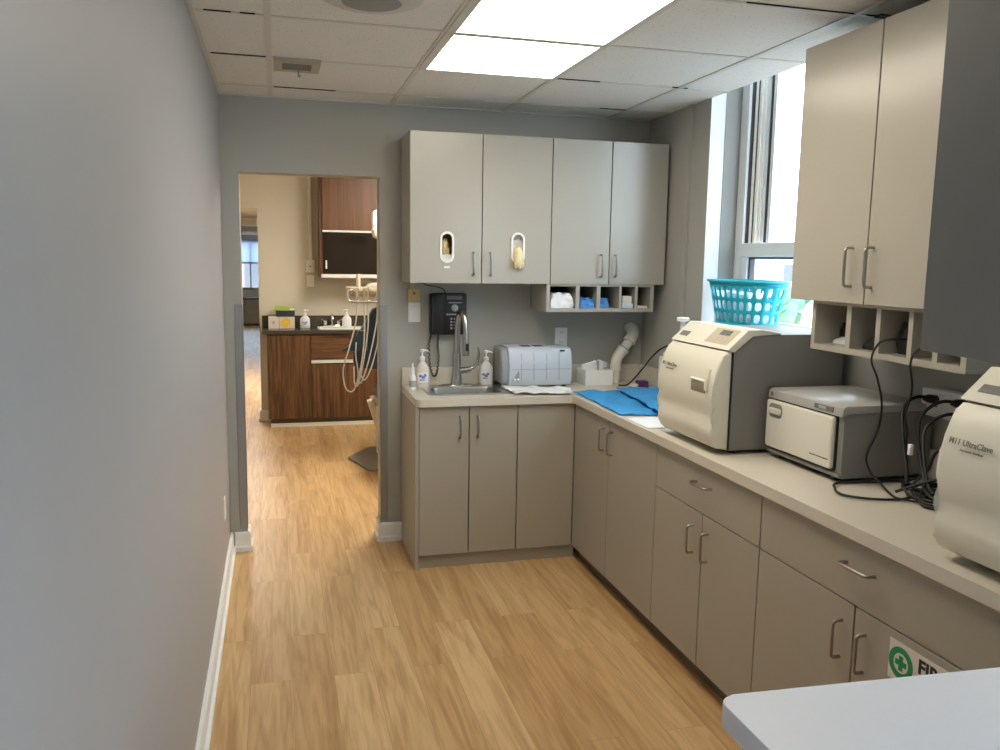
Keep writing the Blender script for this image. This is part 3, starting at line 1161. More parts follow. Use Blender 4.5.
# ------------------------------------------------------------------ foreground peninsula and the cupboard hung above it
t = thing('peninsula', 'white-topped grey peninsula counter in the near right foreground', 'counter', (1.7, .3, 0))
b = BM()
pl = rrect(.967, XR - .001, -.60, 1.166, .030, 6)
prism(b, [(x, y - .050 * (x - .967) if y > 0 else y) for x, y in pl], 'z', .872, CT, .004, 2)
part('top', b, 'peninsula', t, 40)
part('body', bx(1.005, XR - .001, -.57, 1.04, .08, .872, .002), 'grey_lam', t)
part('toe_kick', bx(1.06, XR - .03, -.52, .98, 0, .08), 'toe', t)

t = thing('hanging_cabinet', 'slate grey hanging cabinet door above the white peninsula', 'cabinet', (1.4, .7, 1.5))
part('body', bx(1.255, 1.56, .30, 1.070, 1.505, H - .006, .002), 'grey_lam', t)
b = bx(-.018, 0, -.76, 0, 1.5, H - .012, .0012, 1)
bmesh.ops.rotate(b, verts=b.verts, cent=(0, 0, 0), matrix=Matrix.Rotation(R(-7), 3, 'Z'))
bmesh.ops.translate(b, verts=b.verts, vec=(1.252, 1.074, 0))
o = part('door', b, 'grey_lam', t, label='slightly open grey door')


# =================================================================== APPLIANCES ON THE WORKTOP
def autoclave(yn, label):
    """front faces -x; yn = near side, 0.47 wide"""
    yf = yn + .458
    t = thing('autoclave', label, 'autoclave', (2.12, yn + .236, CT), 'autoclaves')
    z = CT + .016
    b = BM()
    prism(b, [(1.905, z), (1.905, 1.300), (1.975, 1.368), (2.385, 1.368), (2.385, z)], 'y', yn, yf, .004, 2)
    part('body', b, 'ster_grey', t, 30)
    # cream top panel with the controls
    b = BM()
    prism(b, [(1.880, 1.312), (1.912, 1.300), (1.980, 1.366), (2.10, 1.368), (2.10, 1.376), (2.02, 1.386), (1.965, 1.388)], 'y', yn - .003, yf + .003, .005, 2)
    tp = part('control_panel', b, 'cream', t, 30)
    e0 = Vector((1.880, 0, 1.312))
    e1 = Vector((1.965, 0, 1.388))
    dv = (e1 - e0).normalized()
    nv = Vector((-dv.z, 0, dv.x))

    def slope(bm, s0, s1, ya, yb_, th, lift=.0004):
        vs = []
        for hgt in (lift, th):
            for (s, y) in ((s0, ya), (s1, ya), (s1, yb_), (s0, yb_)):
                p = e0 + dv * s + nv * hgt
                vs.append(bm.verts.new((p.x, y, p.z)))
        for q in ((0, 1, 2, 3), (4, 5, 6, 7), (0, 1, 5, 4), (1, 2, 6, 5), (2, 3, 7, 6), (3, 0, 4, 7)):
            bm.faces.new([vs[i] for i in q])
        return bm
    part('keypad', slope(BM(), .022, .100, yn + .035, yn + .205, .0014), 'panel_beige', tp, label='beige control keypad')
    part('display', slope(BM(), .066, .092, yn + .075, yn + .150, .0022, .0015), 'lcd', tp, label='grey display')
    b = BM()
    for k in range(3):
        slope(b, .034, .050, yn + .060 + k * .036, yn + .082 + k * .036, .0022, .0015)
    slope(b, .070, .090, yn + .046, yn + .062, .0022, .0015)
    part('keys', b, 'panel_beige', tp)
    part('brand_plate', slope(BM(), .030, .056, yf - .095, yf - .028, .0018), 'grey_print', tp, label='small dark maker plate')
    # door: bulging profile, rounded ends
    prof = [(1.882, 1.304), (1.868, 1.288), (1.850, 1.262), (1.836, 1.225), (1.829, 1.18), (1.826, 1.13), (1.829, 1.095), (1.836, 1.07), (1.837, 1.045), (1.829, 1.015), (1.828, .992), (1.834, .970), (1.842, .95), (1.858, .938), (1.905, .932), (1.905, 1.304)]
    b = BM()
    prism(b, prof, 'y', yn + .002, yf - .002, .010, 3)
    dr = part('door', b, 'cream', t, 35)
    part('door_seam', bx(1.902, 1.9075, yn - .001, yf + .001, .934, 1.302), 'black', t, label='black seam behind the door')
    # handle recess and lip
    b = bx(1.8250, 1.832, yn + .054, yn + .165, 1.142, 1.184, .001)
    part('handle_recess', b, 'cream2', dr, 40, 'shaded grip recess')
    b = BM()
    prism(b, [(1.832, 1.150), (1.818, 1.156), (1.818, 1.190), (1.832, 1.240), (1.842, 1.236)], 'y', yn + .034, yn + .052, .003, 2)
    prism(b, [(1.834, 1.183), (1.8235, 1.183), (1.8225, 1.188), (1.833, 1.194)], 'y', yn + .050, yn + .172, .002, 2)
    part('handle', b, 'cream', dr, 40)

    def face(u, v, w):
        zz = 1.178 + v
        return (1.8285 - .0010 * v / .02 - w + (.0006 if v > .0 else 0), yf - .062 - u, zz)
    part('lettering', text_bm('M11 UltraClave', .0200, .0004, lambda u, v, w: (1.8300 - .0016 - w + max(0, v) * .24, yf - .030 - u, 1.212 + v), bold=.00025), 'grey_print', dr, label='grey model lettering')
    part('subtitle', text_bm('Automatic Sterilizer', .0085, .0005, lambda u, v, w: (1.8290 - w - .0008 , yf - .066 - u, 1.198 + v)), 'grey_print', dr)
    for (x, y) in ((1.95, yn + .05), (1.95, yf - .05), (2.33, yn + .05), (2.33, yf - .05)):
        part('foot', lathe(BM(), [(.018, CT), (.02, CT + .006), (.02, z + .002)], x, y, 14), 'black', t, 40)
    return t


a1 = autoclave(2.750, 'cream and grey autoclave between basket and small warmer')
a2 = dup(a1, (2.12, 2.750 + .236 - 1.555, CT), label='cream and grey autoclave at the right edge of the picture')

# towel warmer
wy0, wy1 = 2.300, 2.722
t = thing('towel_warmer', 'small ivory-fronted grey warmer cabinet standing between the autoclaves', 'warmer', (2.23, 2.52, CT))
z0, z1 = CT + .014, 1.172
part('case', prism(BM(), [(2.058, z0 + .03), (2.058, 1.135), (2.07, 1.150), (2.405, 1.150), (2.405, z0), (2.066, z0)], 'y', wy0, wy1, .004, 2), 'warm_grey', t, 30)
b = BM()
prism(b, [(2.046, 1.138), (2.050, 1.166), (2.062, 1.173), (2.405, 1.173), (2.407, 1.150), (2.07, 1.150), (2.058, 1.138)], 'y', wy0 - .003, wy1 + .003, .003, 2)
top = part('top_cover', b, 'warm_top', t, 30)
part('switch_plate', bx(2.0440, 2.050, wy0 + .045, wy0 + .145, 1.146, 1.163, .002), 'grey_print', top, label='dark switch plate')
part('switch', bx(2.0425, 2.048, wy0 + .080, wy0 + .120, 1.149, 1.160, .002), 'key', top)
lm = part('logo_mark', lathe(BM(), [(.0095, 0), (.0095, .001)], 0, 0, 6), 'grey_print', top)
for v in lm.data.vertices:
    p = v.co + wloc(top)
    v.co = Vector((2.0468 - p.z, wy1 - .022 + p.x, 1.153 + p.y)) - wloc(top)
# door with rounded corners
b = BM()
prism(b, rrect(wy0 + .034, wy1 - .002, .956, 1.132, .012, 4), 'x', 2.038, 2.060, .006, 3)
dr = part('door', b, 'warm_door', t, 35)
b = BM()
prism(b, rrect(wy0 + .026, wy1 + .001, .948, 1.138, .014, 4), 'x', 2.052, 2.0585)
part('door_gasket', b, 'black', t, label='black door gasket')
b = BM()
prism(b, rrect(wy1 - .105, wy1 - .022, 1.070, 1.122, .020, 5), 'x', 2.0365, 2.039)
part('grip_recess', b, 'base_grey', dr, label='dark grip recess')
b = BM()
prism(b, rrect(wy1 - .100, wy1 - .028, 1.084, 1.106, .009, 4), 'x', 2.029, 2.039, .003, 2)
part('grip', b, 'warm_door', dr, 40)
b = BM()
for k, (a, c) in enumerate(((.050, .060), (.062, .085), (.088, .118), (.121, .150))):
    box(b, 2.0372, 2.0382, wy0 + .045 + .15 - c, wy0 + .045 + .15 - a, .985, .989)
part('print_line', b, 'grey_print', dr, label='faint grey print line')
part('base_strip', bx(2.050, 2.066, wy0, wy1, z0 + .004, .946, .003), 'warm_grey', t)
for (x, y) in ((2.09, wy0 + .06), (2.09, wy1 - .05), (2.36, wy0 + .06), (2.36, wy1 - .05)):
    part('foot', lathe(BM(), [(.014, CT), (.016, CT + .005), (.016, z0 + .002)], x, y, 12), 'black', t, 40)

# ribbed pale-blue cassette steriliser
tx0, tx1, ty0, ty1 = 1.485, 1.908, 4.490, 4.680
t = thing('cassette_sterilizer', 'pale blue ribbed countertop sterilizer beside the sink', 'sterilizer', ((tx0 + tx1) / 2, (ty0 + ty1) / 2, CT))
z0, z1 = CT + .012, 1.140
prof = [(ty0 + .008, z0), (ty0, z0 + .03), (ty0 + .004, z0 + .115), (ty0 + .012, z1 - .030), (ty0 + .030, z1 - .006), (ty0 + .05, z1), (ty1, z1), (ty1, z0)]
b = BM()
prism(b, prof, 'x', tx0 + .045, tx1, .012, 3)
body = part('body', b, 'blue_grey', t, 35)
b = BM()
for k in range(4):
    x = tx0 + .118 + k * .075
    tube(b, [(x, ty0 - .0006 + 0, z0 + .03), (x, ty0 + .0034, z0 + .115), (x, ty0 + .0114, z1 - .030)], .0016, 6)
for zz, dy in ((z0 + .092, .0028),):
    tube(b, [(tx0 + .06, ty0 + dy, zz), (tx1 - .012, ty0 + dy, zz)], .0014, 6)
part('rib_groove', b, 'blue_grey_d', body, label='thin grey grooves between ribs')
b = BM()
prism(b, [(ty0 + .003, z0 + .125), (ty0 + .012, z1 - .030), (ty0 + .030, z1 - .003), (ty0 + .05, z1 + .004), (ty1, z1 + .004), (ty1, z1 - .03)], 'x', tx0 + .045, tx1 - .11, .003, 2)
part('lid', b, 'blue_grey', t, 35)
b = BM()
for xx in (tx0 + .13, tx0 + .205):
    box(b, xx, xx + .055, ty0 + .048, ty0 + .105, z1 + .003, z1 + .007, .002)
part('top_vent', b, 'black', t, label='two black slots on top')
b = BM()
prof2 = [(y + (.004 if y < ty0 + .1 else -.004), z + (.006 if z < z0 + .02 else -.004)) for y, z in prof]
prism(b, prof2, 'x', tx0, tx0 + .05, .016, 4)
cap = part('end_cap', b, 'blue_grey_d', t, 40, 'grey end cap')
b = BM()
prism(b, [(y * .8 + .2 * (ty0 + ty1) / 2, z * .75 + .25 * (z0 + z1) / 2) for y, z in prof], 'x', tx0 - .004, tx0 + .01, .003, 2)
part('cap_recess', b, 'base_grey', cap, 40)
b = BM()
prism(b, [(tx0 + .062, z0 + .028), (tx0 + .108, z0 + .028), (tx0 + .104, z0 + .085)], 'y', ty0 - .002, ty0 + .006)
o = part('port_plate', b, 'blue_grey_d', body, label='grey triangular port plate')
b = BM()
for x in (tx0 + .079, tx0 + .099):
    q = lathe(BM(), [(.0075, 0), (.0075, .004), (.004, .006), (0, .004)], 0, 0, 14)
    for v in q.verts:
        v.co = Vector((x + v.co.x, ty0 - .002 - v.co.z, z0 + .036 + v.co.y))
    me = bpy.data.meshes.new('m')
    q.to_mesh(me)
    b.from_mesh(me)
    bpy.data.meshes.remove(me)
part('port_cap', b, 'white', body, 40)
b = BM()
box(b, tx1 - .075, tx1 - .045, ty0 + .010, ty0 + .016, z1 - .022, z1 - .014, .002)
part('sensor', b, 'black', body)
for (x, y) in ((tx0 + .07, ty0 + .03), (tx1 - .04, ty0 + .03), (tx0 + .07, ty1 - .03), (tx1 - .04, ty1 - .03)):
    part('foot', lathe(BM(), [(.012, CT), (.014, z0 + .002)], x, y, 12), 'black', t, 40)


# white cloth / paper towel in front of it
def sheet(bm, poly_fn, nx, ny, th, z, amp, seed, freq=22):
    """a thin crumpled sheet; poly_fn(u,v) gives (x,y)"""
    for s in (0, 1):
        grid = []
        for i in range(nx + 1):
            row = []
            for j in range(ny + 1):
                x, y = poly_fn(i / nx, j / ny)
                h = abs(noise.noise(Vector((x * freq, y * freq, seed)))) * amp + abs(noise.noise(Vector((x * freq * 2.3, y * freq * 2.3, seed + 5)))) * amp * .35
                row.append(bm.verts.new((x, y, z + h * (1 if s else .6) + th * s)))
            grid.append(row)
        for i in range(nx):
            for j in range(ny):
                bm.faces.new((grid[i][j], grid[i + 1][j], grid[i + 1][j + 1], grid[i][j + 1]))
        if s == 0:
            g0 = grid
    border = [(i, 0) for i in range(nx)] + [(nx, j) for j in range(ny)] + [(i, ny) for i in range(nx, 0, -1)] + [(0, j) for j in range(ny, 0, -1)]
    for k in range(len(border)):
        a, c = border[k], border[(k + 1) % len(border)]
        bm.faces.new((g0[a[0]][a[1]], g0[c[0]][c[1]], grid[c[0]][c[1]], grid[a[0]][a[1]]))
    return bm


def quad(p00, p10, p11, p01):
    def f(u, v):
        return tuple((1 - u) * (1 - v) * p00[k] + u * (1 - v) * p10[k] + u * v * p11[k] + (1 - u) * v * p01[k] for k in (0, 1))
    return f


solo('paper_towel', sheet(BM(), quad((1.495, 4.235), (1.800, 4.190), (1.850, 4.36), (1.480, 4.475)), 44, 30, .002, CT + .007, .030, 2.1, 10), 'paper', 'crumpled white paper towel by the sink and pale blue sterilizer', 'towel', smooth=60)
solo('sterile_wrap', sheet(BM(), quad((1.822, 3.580), (2.05, 3.535), (2.10, 4.27), (1.845, 4.285)), 30, 60, .0018, CT + .0015, .018, 7.7, 11), 'blue_wrap', 'blue wrap sheet lying along the worktop front edge', 'wrap', 'blue wrap sheets', smooth=60)
solo('sterile_wrap', sheet(BM(), quad((1.985, 3.535), (2.310, 3.50), (2.305, 4.200), (2.085, 4.262)), 30, 56, .0018, CT + .021, .022, 3.3, 10), 'blue_wrap', 'blue wrap sheet lying on top, towards the wall', 'wrap', 'blue wrap sheets', smooth=60)
solo('paper_sheet', sheet(BM(), quad((1.822, 3.275), (2.32, 3.26), (2.32, 3.49), (1.822, 3.515)), 12, 8, .0012, CT + .0008, .0015, 4.4, 8), 'paper', 'flat white paper between blue wrap and left autoclave', 'paper', smooth=60)

# soap bottles by the sink
def pump_bottle(x, y, h, mname, label, z=CT, w=.040, band=True, rz=0, group='pump soap bottles', cat='bottle', name='soap_bottle'):
    t = thing(name, label, cat, (x, y, z), group, rz)
    k = h / .205
    b = BM()
    lathe(b, [(w * .86, 0), (w, .006 * k), (w, .085 * k), (w * .88, .108 * k), (w * .5, .128 * k), (.013, .138 * k), (.013, .150 * k)], 0, 0, 24, 1, .68)
    body = part('body', b, mname, t, 45, local=True)
    b = BM()
    lathe(b, [(.015, .142 * k), (.016, .146 * k), (.016, .160 * k), (.008, .164 * k), (.005, .166 * k), (.005, .186 * k), (.012, .187 * k), (.012, .199 * k), (.004, .203 * k)], 0, 0, 16)
    tube(b, [(0, 0, .194 * k), (.020, 0, .194 * k), (.036, 0, .188 * k)], [.0065, .0055, .004], 8)
    part('pump', b, 'white', t, 45, local=True)
    if band:
        b = BM()
        n = 10
        for s in (0, 1):
            pass
        vs = []
        for i in range(n + 1):
            a = R(-140 + 100 * i / n)
            rr = 1.012
            vs.append([(w * rr * math.cos(a), w * .68 * rr * math.sin(a), zz * k) for zz in (.030, .082)])
        for i in range(n):
            q = [b.verts.new(p) for p in (vs[i][0], vs[i + 1][0], vs[i + 1][1], vs[i][1])]
            q2 = [b.verts.new((p.co.x * .985, p.co.y * .985, p.co.z)) for p in q]
            b.faces.new(q)
            b.faces.new(q2[::-1])
            for m_ in range(4):
                b.faces.new((q[m_], q[(m_ + 1) % 4], q2[(m_ + 1) % 4], q2[m_]))
        lab_ = part('label_patch', b, 'soap_w', body, local=True, label='white front label')
        b = BM()
        for (a0, a1, za, zb_) in ((-122, -98, .058, .070), (-102, -74, .050, .064), (-84, -62, .060, .074), (-116, -76, .040, .046)):
            for i in range(6):
                aa, ab = R(a0 + (a1 - a0) * i / 6), R(a0 + (a1 - a0) * (i + 1) / 6)
                q = []
                for rr in (1.014, 1.024):
                    for (a_, z_) in ((aa, za), (ab, za), (ab, zb_), (aa, zb_)):
                        q.append(b.verts.new((w * rr * math.cos(a_), w * .68 * rr * math.sin(a_), z_ * k)))
                for idx in ((0, 1, 2, 3), (4, 5, 6, 7), (0, 1, 5, 4), (1, 2, 6, 5), (2, 3, 7, 6), (3, 0, 4, 7)):
                    b.faces.new([q[m_] for m_ in idx])
        part('label_print', b, 'purple', body, local=True, label='violet blue print')
    return t


pump_bottle(1.052, 4.585, .222, 'soap', 'pinkish pump soap bottle at the left end of the far worktop')
pump_bottle(1.432, 4.635, .205, 'soap_w', 'pump soap bottle between faucet and pale blue sterilizer', rz=R(-15))
t = thing('glue_bottle', 'slim white nozzle bottle at the worktop end under light switch', 'bottle', (.978, 4.52, CT))
part('body', lathe(BM(), [(.017, CT), (.019, CT + .005), (.019, CT + .070), (.013, CT + .084)], .985, 4.50, 18), 'white', t, 45)
part('nozzle', lathe(BM(), [(.013, CT + .084), (.011, CT + .10), (.005, CT + .135), (.004, CT + .150), (0, CT + .151)], .985, 4.50, 16), 'white', t, 45)
part('label_patch', lathe(BM(), [(.0195, CT + .02), (.0195, CT + .055)], .985, 4.50, 18), 'key', t, 45)

# open box of white packets by the pipe
bx0, bx1, by0, by1 = 2.000, 2.170, 4.515, 4.665
t = thing('supply_box', 'open white box of packets in front of the pipe elbow', 'box', ((bx0 + bx1) / 2, (by0 + by1) / 2, CT))
b = BM()
box(b, bx0, bx1, by0, by0 + .004, CT, CT + .088)
box(b, bx0, bx1, by1 - .004, by1, CT, CT + .088)
box(b, bx0, bx0 + .004, by0 + .004, by1 - .004, CT, CT + .088)
box(b, bx1 - .004, bx1, by0 + .004, by1 - .004, CT, CT + .088)
box(b, bx0 + .004, bx1 - .004, by0 + .004, by1 - .004, CT, CT + .005)
part('carton', b, 'white', t)
for k in range(5):
    b = bx(-.034, .034, -.007, .007, 0, .090, .005)
    bmesh.ops.rotate(b, verts=b.verts, cent=(0, 0, 0), matrix=Matrix.Rotation(R(-18 + 9 * k), 3, 'Y') @ Matrix.Rotation(R(20 * (k % 3) - 15), 3, 'Z'))
    bmesh.ops.translate(b, verts=b.verts, vec=(bx0 + .045 + .020 * k, by0 + .035 + .022 * k, CT + .042))
    solo('sachet', b, 'paper' if k != 2 else 'blue_grey', ('white paper sachet leaning at the left front of the open supply box', 'white paper sachet second from the left in the open supply box', 'pale grey sachet in the middle of the open white supply box', 'white paper sachet second from the right in the open supply box', 'white paper sachet at the right rear of the open supply box')[k], 'sachet', 'sachets in the open white box')

# white plastic waste pipe: up from the worktop, elbow, into the wall
t = thing('waste_pipe', 'white plastic elbow pipe rising from worktop into the far wall', 'pipe', (2.225, 4.60, CT))
b = BM()
tube(b, [(2.222, 4.60, CT), (2.222, 4.60, CT + .095)], .026, 20)
part('lower_pipe', b, 'pvc', t, 45)
b = BM()
path = smooth_path([(2.222, 4.60, CT + .075), (2.222, 4.60, CT + .11), (2.230, 4.603, CT + .145), (2.252, 4.608, CT + .178), (2.272, 4.612, CT + .200)], 6)
tube(b, path, .033, 20)
tube(b, path[:3], .037, 20)
tube(b, path[-3:], .037, 20)
part('lower_elbow', b, 'pvc', t, 45)
b = BM()
tube(b, [(2.265, 4.611, CT + .192), (2.325, 4.622, CT + .262)], .028, 20)
part('slanted_pipe', b, 'pvc', t, 45)
b = BM()
path = smooth_path([(2.308, 4.619, CT + .243), (2.332, 4.626, CT + .275), (2.345, 4.645, CT + .305), (2.348, 4.675, CT + .318), (2.348, D + .005, CT + .32)], 6)
tube(b, path, .034, 20)
tube(b, path[:3], .038, 20)
part('upper_elbow', b, 'pvc', t, 45)
b = BM()
tube(b, [(2.270, 4.612, CT + .199), (2.276, 4.613, CT + .206)], .0395, 20)
part('clamp', b, 'key', t, 45)

t = thing('tape_dispenser', 'small violet and white gadget near the far right worktop corner', 'dispenser', (2.31, 4.43, CT))
part('body', prism(BM(), rrect(2.285, 2.350, 4.40, 4.46, .012, 4), 'z', CT, CT + .034, .006, 3), 'violet', t, 40)
part('nose', prism(BM(), rrect(2.235, 2.286, 4.405, 4.45, .010, 4), 'z', CT, CT + .018, .004, 2), 'white', t, 40)
t = thing('lidded_bottle', 'tall white bottle with a flat cap showing behind left autoclave', 'bottle', (2.165, 3.66, CT))
part('body', lathe(BM(), [(.046, CT), (.050, CT + .008), (.050, CT + .33), (.040, CT + .365), (.014, CT + .385), (.012, CT + .436)], 2.165, 3.66, 24), 'soap_w', t, 45)
part('cap', lathe(BM(), [(.010, CT + .434), (.030, CT + .438), (.031, CT + .452), (.026, CT + .456)], 2.165, 3.66, 24), 'white', t, 45)
t = thing('white_jug', 'white plastic jug mostly hidden behind the left autoclave door', 'jug', (2.352, 4.205, CT))
part('body', prism(BM(), rrect(2.322, 2.385, 4.165, 4.245, .018, 5), 'z', CT, CT + .20, .012, 3), 'white', t, 40)
part('cap', lathe(BM(), [(.016, CT + .20), (.016, CT + .222), (.012, CT + .225)], 2.352, 4.205, 16), 'white', t, 40)

# black cable from the wall to behind the left autoclave
b = BM()
tube(b, smooth_path([(2.185, 4.46, CT + .006), (2.225, 4.42, CT + .016), (2.29, 4.395, CT + .095), (2.365, 4.36, CT + .205), (2.395, 4.22, CT + .265), (2.397, 3.90, CT + .29), (2.397, 3.55, CT + .28), (2.397, 3.26, CT + .24)], 8), .0045, 8)
solo('mains_cable', b, 'black_matte', 'black cable looping up the window wall from the pipe', 'cable', 'black cables', 60)

# turquoise basket
BCX, BCY, BZ0, BZ1 = 2.470, 3.610, WZ0 + .009, 1.548


def bask(th, v, off=0.):
    """v 0 bottom .. 1 rim"""
    e = 2.5
    ax = (.088 + .036 * v) + off
    ay = (.200 + .066 * v) + off
    c, s = math.cos(th), math.sin(th)
    x = math.copysign(abs(c) ** (2 / e), c) * ax
    y = math.copysign(abs(s) ** (2 / e), s) * ay
    return Vector((BCX + x, BCY + y, BZ0 + (BZ1 - BZ0) * v))


NB = 24
# equal-arc angles
fine = [bask(2 * math.pi * i / 2000, .7) for i in range(2001)]
acc = [0]
for a, c in zip(fine, fine[1:]):
    acc.append(acc[-1] + (c - a).length)


def arc(u):
    s = (u % 1) * acc[-1]
    lo, hi = 0, 2000
    while hi - lo > 1:
        m = (lo + hi) // 2
        if acc[m] <= s:
            lo = m
        else:
            hi = m
    return 2 * math.pi * (lo + (s - acc[lo]) / max(1e-9, acc[hi] - acc[lo])) / 2000


t = thing('laundry_basket', 'turquoise plastic basket with oval holes on the window sill', 'basket', (BCX, BCY, BZ0))
b = BM()
rows = [(.12, .37), (.37, .62), (.62, .90)]
for c in range(NB):
    u0, u1 = c / NB, (c + 1) / NB
    for k, (v0, v1) in enumerate(rows):
        outer = [(u0 + (u1 - u0) * i / 3, v0) for i in range(4)] + [(u1, v0 + (v1 - v0) * i / 3) for i in (1, 2, 3)] + [(u1 - (u1 - u0) * i / 3, v1) for i in (1, 2, 3)] + [(u0, v1 - (v1 - v0) * i / 3) for i in (1, 2)]
        uc, vc = (u0 + u1) / 2, (v0 + v1) / 2
        hu, hv = (u1 - u0) * .335, (v1 - v0) * .37
        hole = []
        for q in range(14):
            a = 2 * math.pi * q / 14
            cc, ss = math.cos(a), math.sin(a)
            hole.append((uc + hu * math.copysign(abs(cc) ** .75, cc), vc + hv * math.copysign(abs(ss) ** .75, ss)))
        edges = []
        for lp in (outer, hole):
            vs = [b.verts.new(bask(arc(p[0]), p[1])) for p in lp]
            edges += [b.edges.new((vs[i], vs[(i + 1) % len(vs)])) for i in range(len(vs))]
        bmesh.ops.triangle_fill(b, use_beauty=True, use_dissolve=False, edges=edges)
n = 78
for (va, vb) in ((0, .12), (.90, 1.0)):
    A = [b.verts.new(bask(arc(i / n), va)) for i in range(n)]
    B = [b.verts.new(bask(arc(i / n), vb)) for i in range(n)]
    for i in range(n):
        b.faces.new((A[i], A[(i + 1) % n], B[(i + 1) % n], B[i]))
b.faces.new([b.verts.new(bask(arc(i / n), 0)) for i in range(n)])
bmesh.ops.remove_doubles(b, verts=b.verts, dist=.0004)
o = part('wall', b, 'turquoise', t, 40)
sm = o.modifiers.new('thickness', 'SOLIDIFY')
sm.thickness = .0025
sm.offset = -1
b = BM()
pts = [bask(arc(i / 60), 1.0, .003) for i in range(61)]
rings = []
for i in range(60):
    p = pts[i]
    d = (p - Vector((BCX, BCY, p.z))).normalized()
    rings.append([b.verts.new(p + d * q[0] + Vector((0, 0, q[1]))) for q in ((-.005, -.002), (.008, -.006), (.010, -.002), (.006, .004), (-.004, .005))])
for i in range(60):
    a, c = rings[i], rings[(i + 1) % 60]
    for k in range(5):
        b.faces.new((a[k], a[(k + 1) % 5], c[(k + 1) % 5], c[k]))
part('rim', b, 'turquoise', t, 50)
spots = ((2.470, 3.495, .050, 41), (2.470, 3.610, .052, 43), (2.470, 3.725, .050, 47), (2.47, 3.55, .05, 53), (2.47, 3.67, .05, 59))
for k, (x, y, hw, sd) in enumerate(spots):
    zb = BZ0 + .006 + (0 if k < 3 else .085)
    solo('instrument_pouch', crumple(BM(), x - .060, x + .060, y - hw, y + hw, zb, zb + .078, .008, sd), ['paper', 'packet', 'blue_grey', 'paper', 'packet'][k], ('lower white pouch at the right-hand end inside the turquoise basket', 'lower pale pouch in the middle inside the turquoise basket', 'lower grey-blue pouch at the left-hand end inside the turquoise basket', 'upper white pouch towards the right inside the turquoise basket', 'upper pale pouch towards the left inside the turquoise basket')[k], 'pouch', 'pouches in the turquoise basket', 60)
solo('paper_card', bx(2.410, 2.530, 3.797, 3.800, BZ0 + .012, BZ0 + .175), 'paper', 'white card standing at the left end inside turquoise basket', 'card')

# outlet box and the knot of power cords beside the warmer
t = thing('outlet_box', 'white surface-mounted outlet box behind the tangled black cords', 'outlet', (2.41, 2.24, 1.17))
part('box', bx(2.372, XR - .001, 2.060, 2.325, 1.135, 1.228, .006), 'white', t, 40)
for y in (2.13, 2.255):
    o = part('socket_plate', bx(2.369, 2.373, y - .035, y + .035, 1.145, 1.218, .002), 'white', t)
    part('socket_hole', bx(2.3678, 2.370, y - .008, y + .008, 1.17, 1.195), 'grey_print', o, local=False)
GC = 'black cords on the worktop'


def cord(pts, r, label, n=7, plug=None):
    if plug is None:
        b = BM()
        tube(b, smooth_path(pts, n), r, 8)
        return solo('power_cable', b, 'black_matte', label, 'cable', GC, 60)
    t = thing('power_cable', label, 'cable', pts[0], GC)
    b = BM()
    tube(b, smooth_path(pts, n), r, 8)
    part('cable', b, 'black_matte', t, 60)
    b = BM()
    p = Vector(pts[0])
    d = (Vector(pts[1]) - p).normalized()
    tube(b, [p - d * .002, p + d * .028, p + d * .045], [.015, .014, .008], 10)
    part('plug', b, 'black', t, 50)
    return t


ZC = CT + .007
cord([(2.24, 2.19, 1.40), (2.12, 2.195, 1.402), (2.103, 2.225, 1.385), (2.115, 2.265, 1.33), (2.158, 2.281, 1.261), (2.181, 2.281, 1.177), (2.174, 2.281, 1.094), (2.138, 2.281, 1.012), (2.145, 2.268, .96), (2.15, 2.22, .932), (2.13, 2.158, ZC), (2.11, 2.09, ZC), (2.16, 2.03, ZC)], .0035, 'thin black cord hanging from the third window-wall pigeonhole')
cord([(2.20, 2.07, 1.40), (2.12, 2.062, 1.390), (2.112, 2.090, 1.345), (2.17, 2.142, 1.265), (2.20, 2.18, 1.211), (2.204, 2.20, 1.159), (2.217, 2.20, 1.103), (2.21, 2.19, 1.03), (2.19, 2.15, .95), (2.20, 2.05, ZC)], .0035, 'thin black cord hanging from the fourth window-wall pigeonhole')
cord([(2.369, 2.255, 1.195), (2.30, 2.262, 1.205), (2.235, 2.245, 1.17), (2.205, 2.20, 1.08), (2.185, 2.15, .99), (2.17, 2.12, ZC), (2.20, 2.03, ZC), (2.28, 1.99, ZC), (2.33, 2.09, ZC), (2.28, 2.16, ZC), (2.20, 2.12, ZC + .01)], .0055, 'thick black cord plugged into the left socket of outlet box', plug=1)
cord([(2.369, 2.13, 1.200), (2.30, 2.16, 1.205), (2.25, 2.185, 1.15), (2.23, 2.155, 1.05), (2.20, 2.09, .96), (2.16, 2.06, ZC + .012), (2.13, 2.0, ZC), (2.21, 1.94, ZC), (2.27, 2.04, ZC + .012), (2.20, 2.14, ZC + .014)], .0055, 'thick black cord plugged into the right socket of outlet box', plug=1)
cord([(2.369, 2.10, 1.160), (2.31, 2.14, 1.168), (2.25, 2.16, 1.12), (2.21, 2.11, 1.03), (2.19, 2.05, .95), (2.21, 1.98, ZC + .016), (2.15, 1.93, ZC), (2.10, 1.91, ZC), (2.07, 1.885, ZC), (2.10, 1.86, ZC), (2.16, 1.88, ZC)], .0055, 'black cord with an S-bend trailing towards right autoclave', plug=1)
cord([(2.37, 2.36, .955), (2.33, 2.28, ZC), (2.06, 2.292, ZC), (1.99, 2.235, ZC), (1.965, 2.17, ZC), (2.00, 2.12, ZC), (2.06, 2.09, ZC), (2.13, 2.085, ZC), (2.20, 2.07, ZC + .02)], .0042, 'black cord looping out in front of the warmer foot')
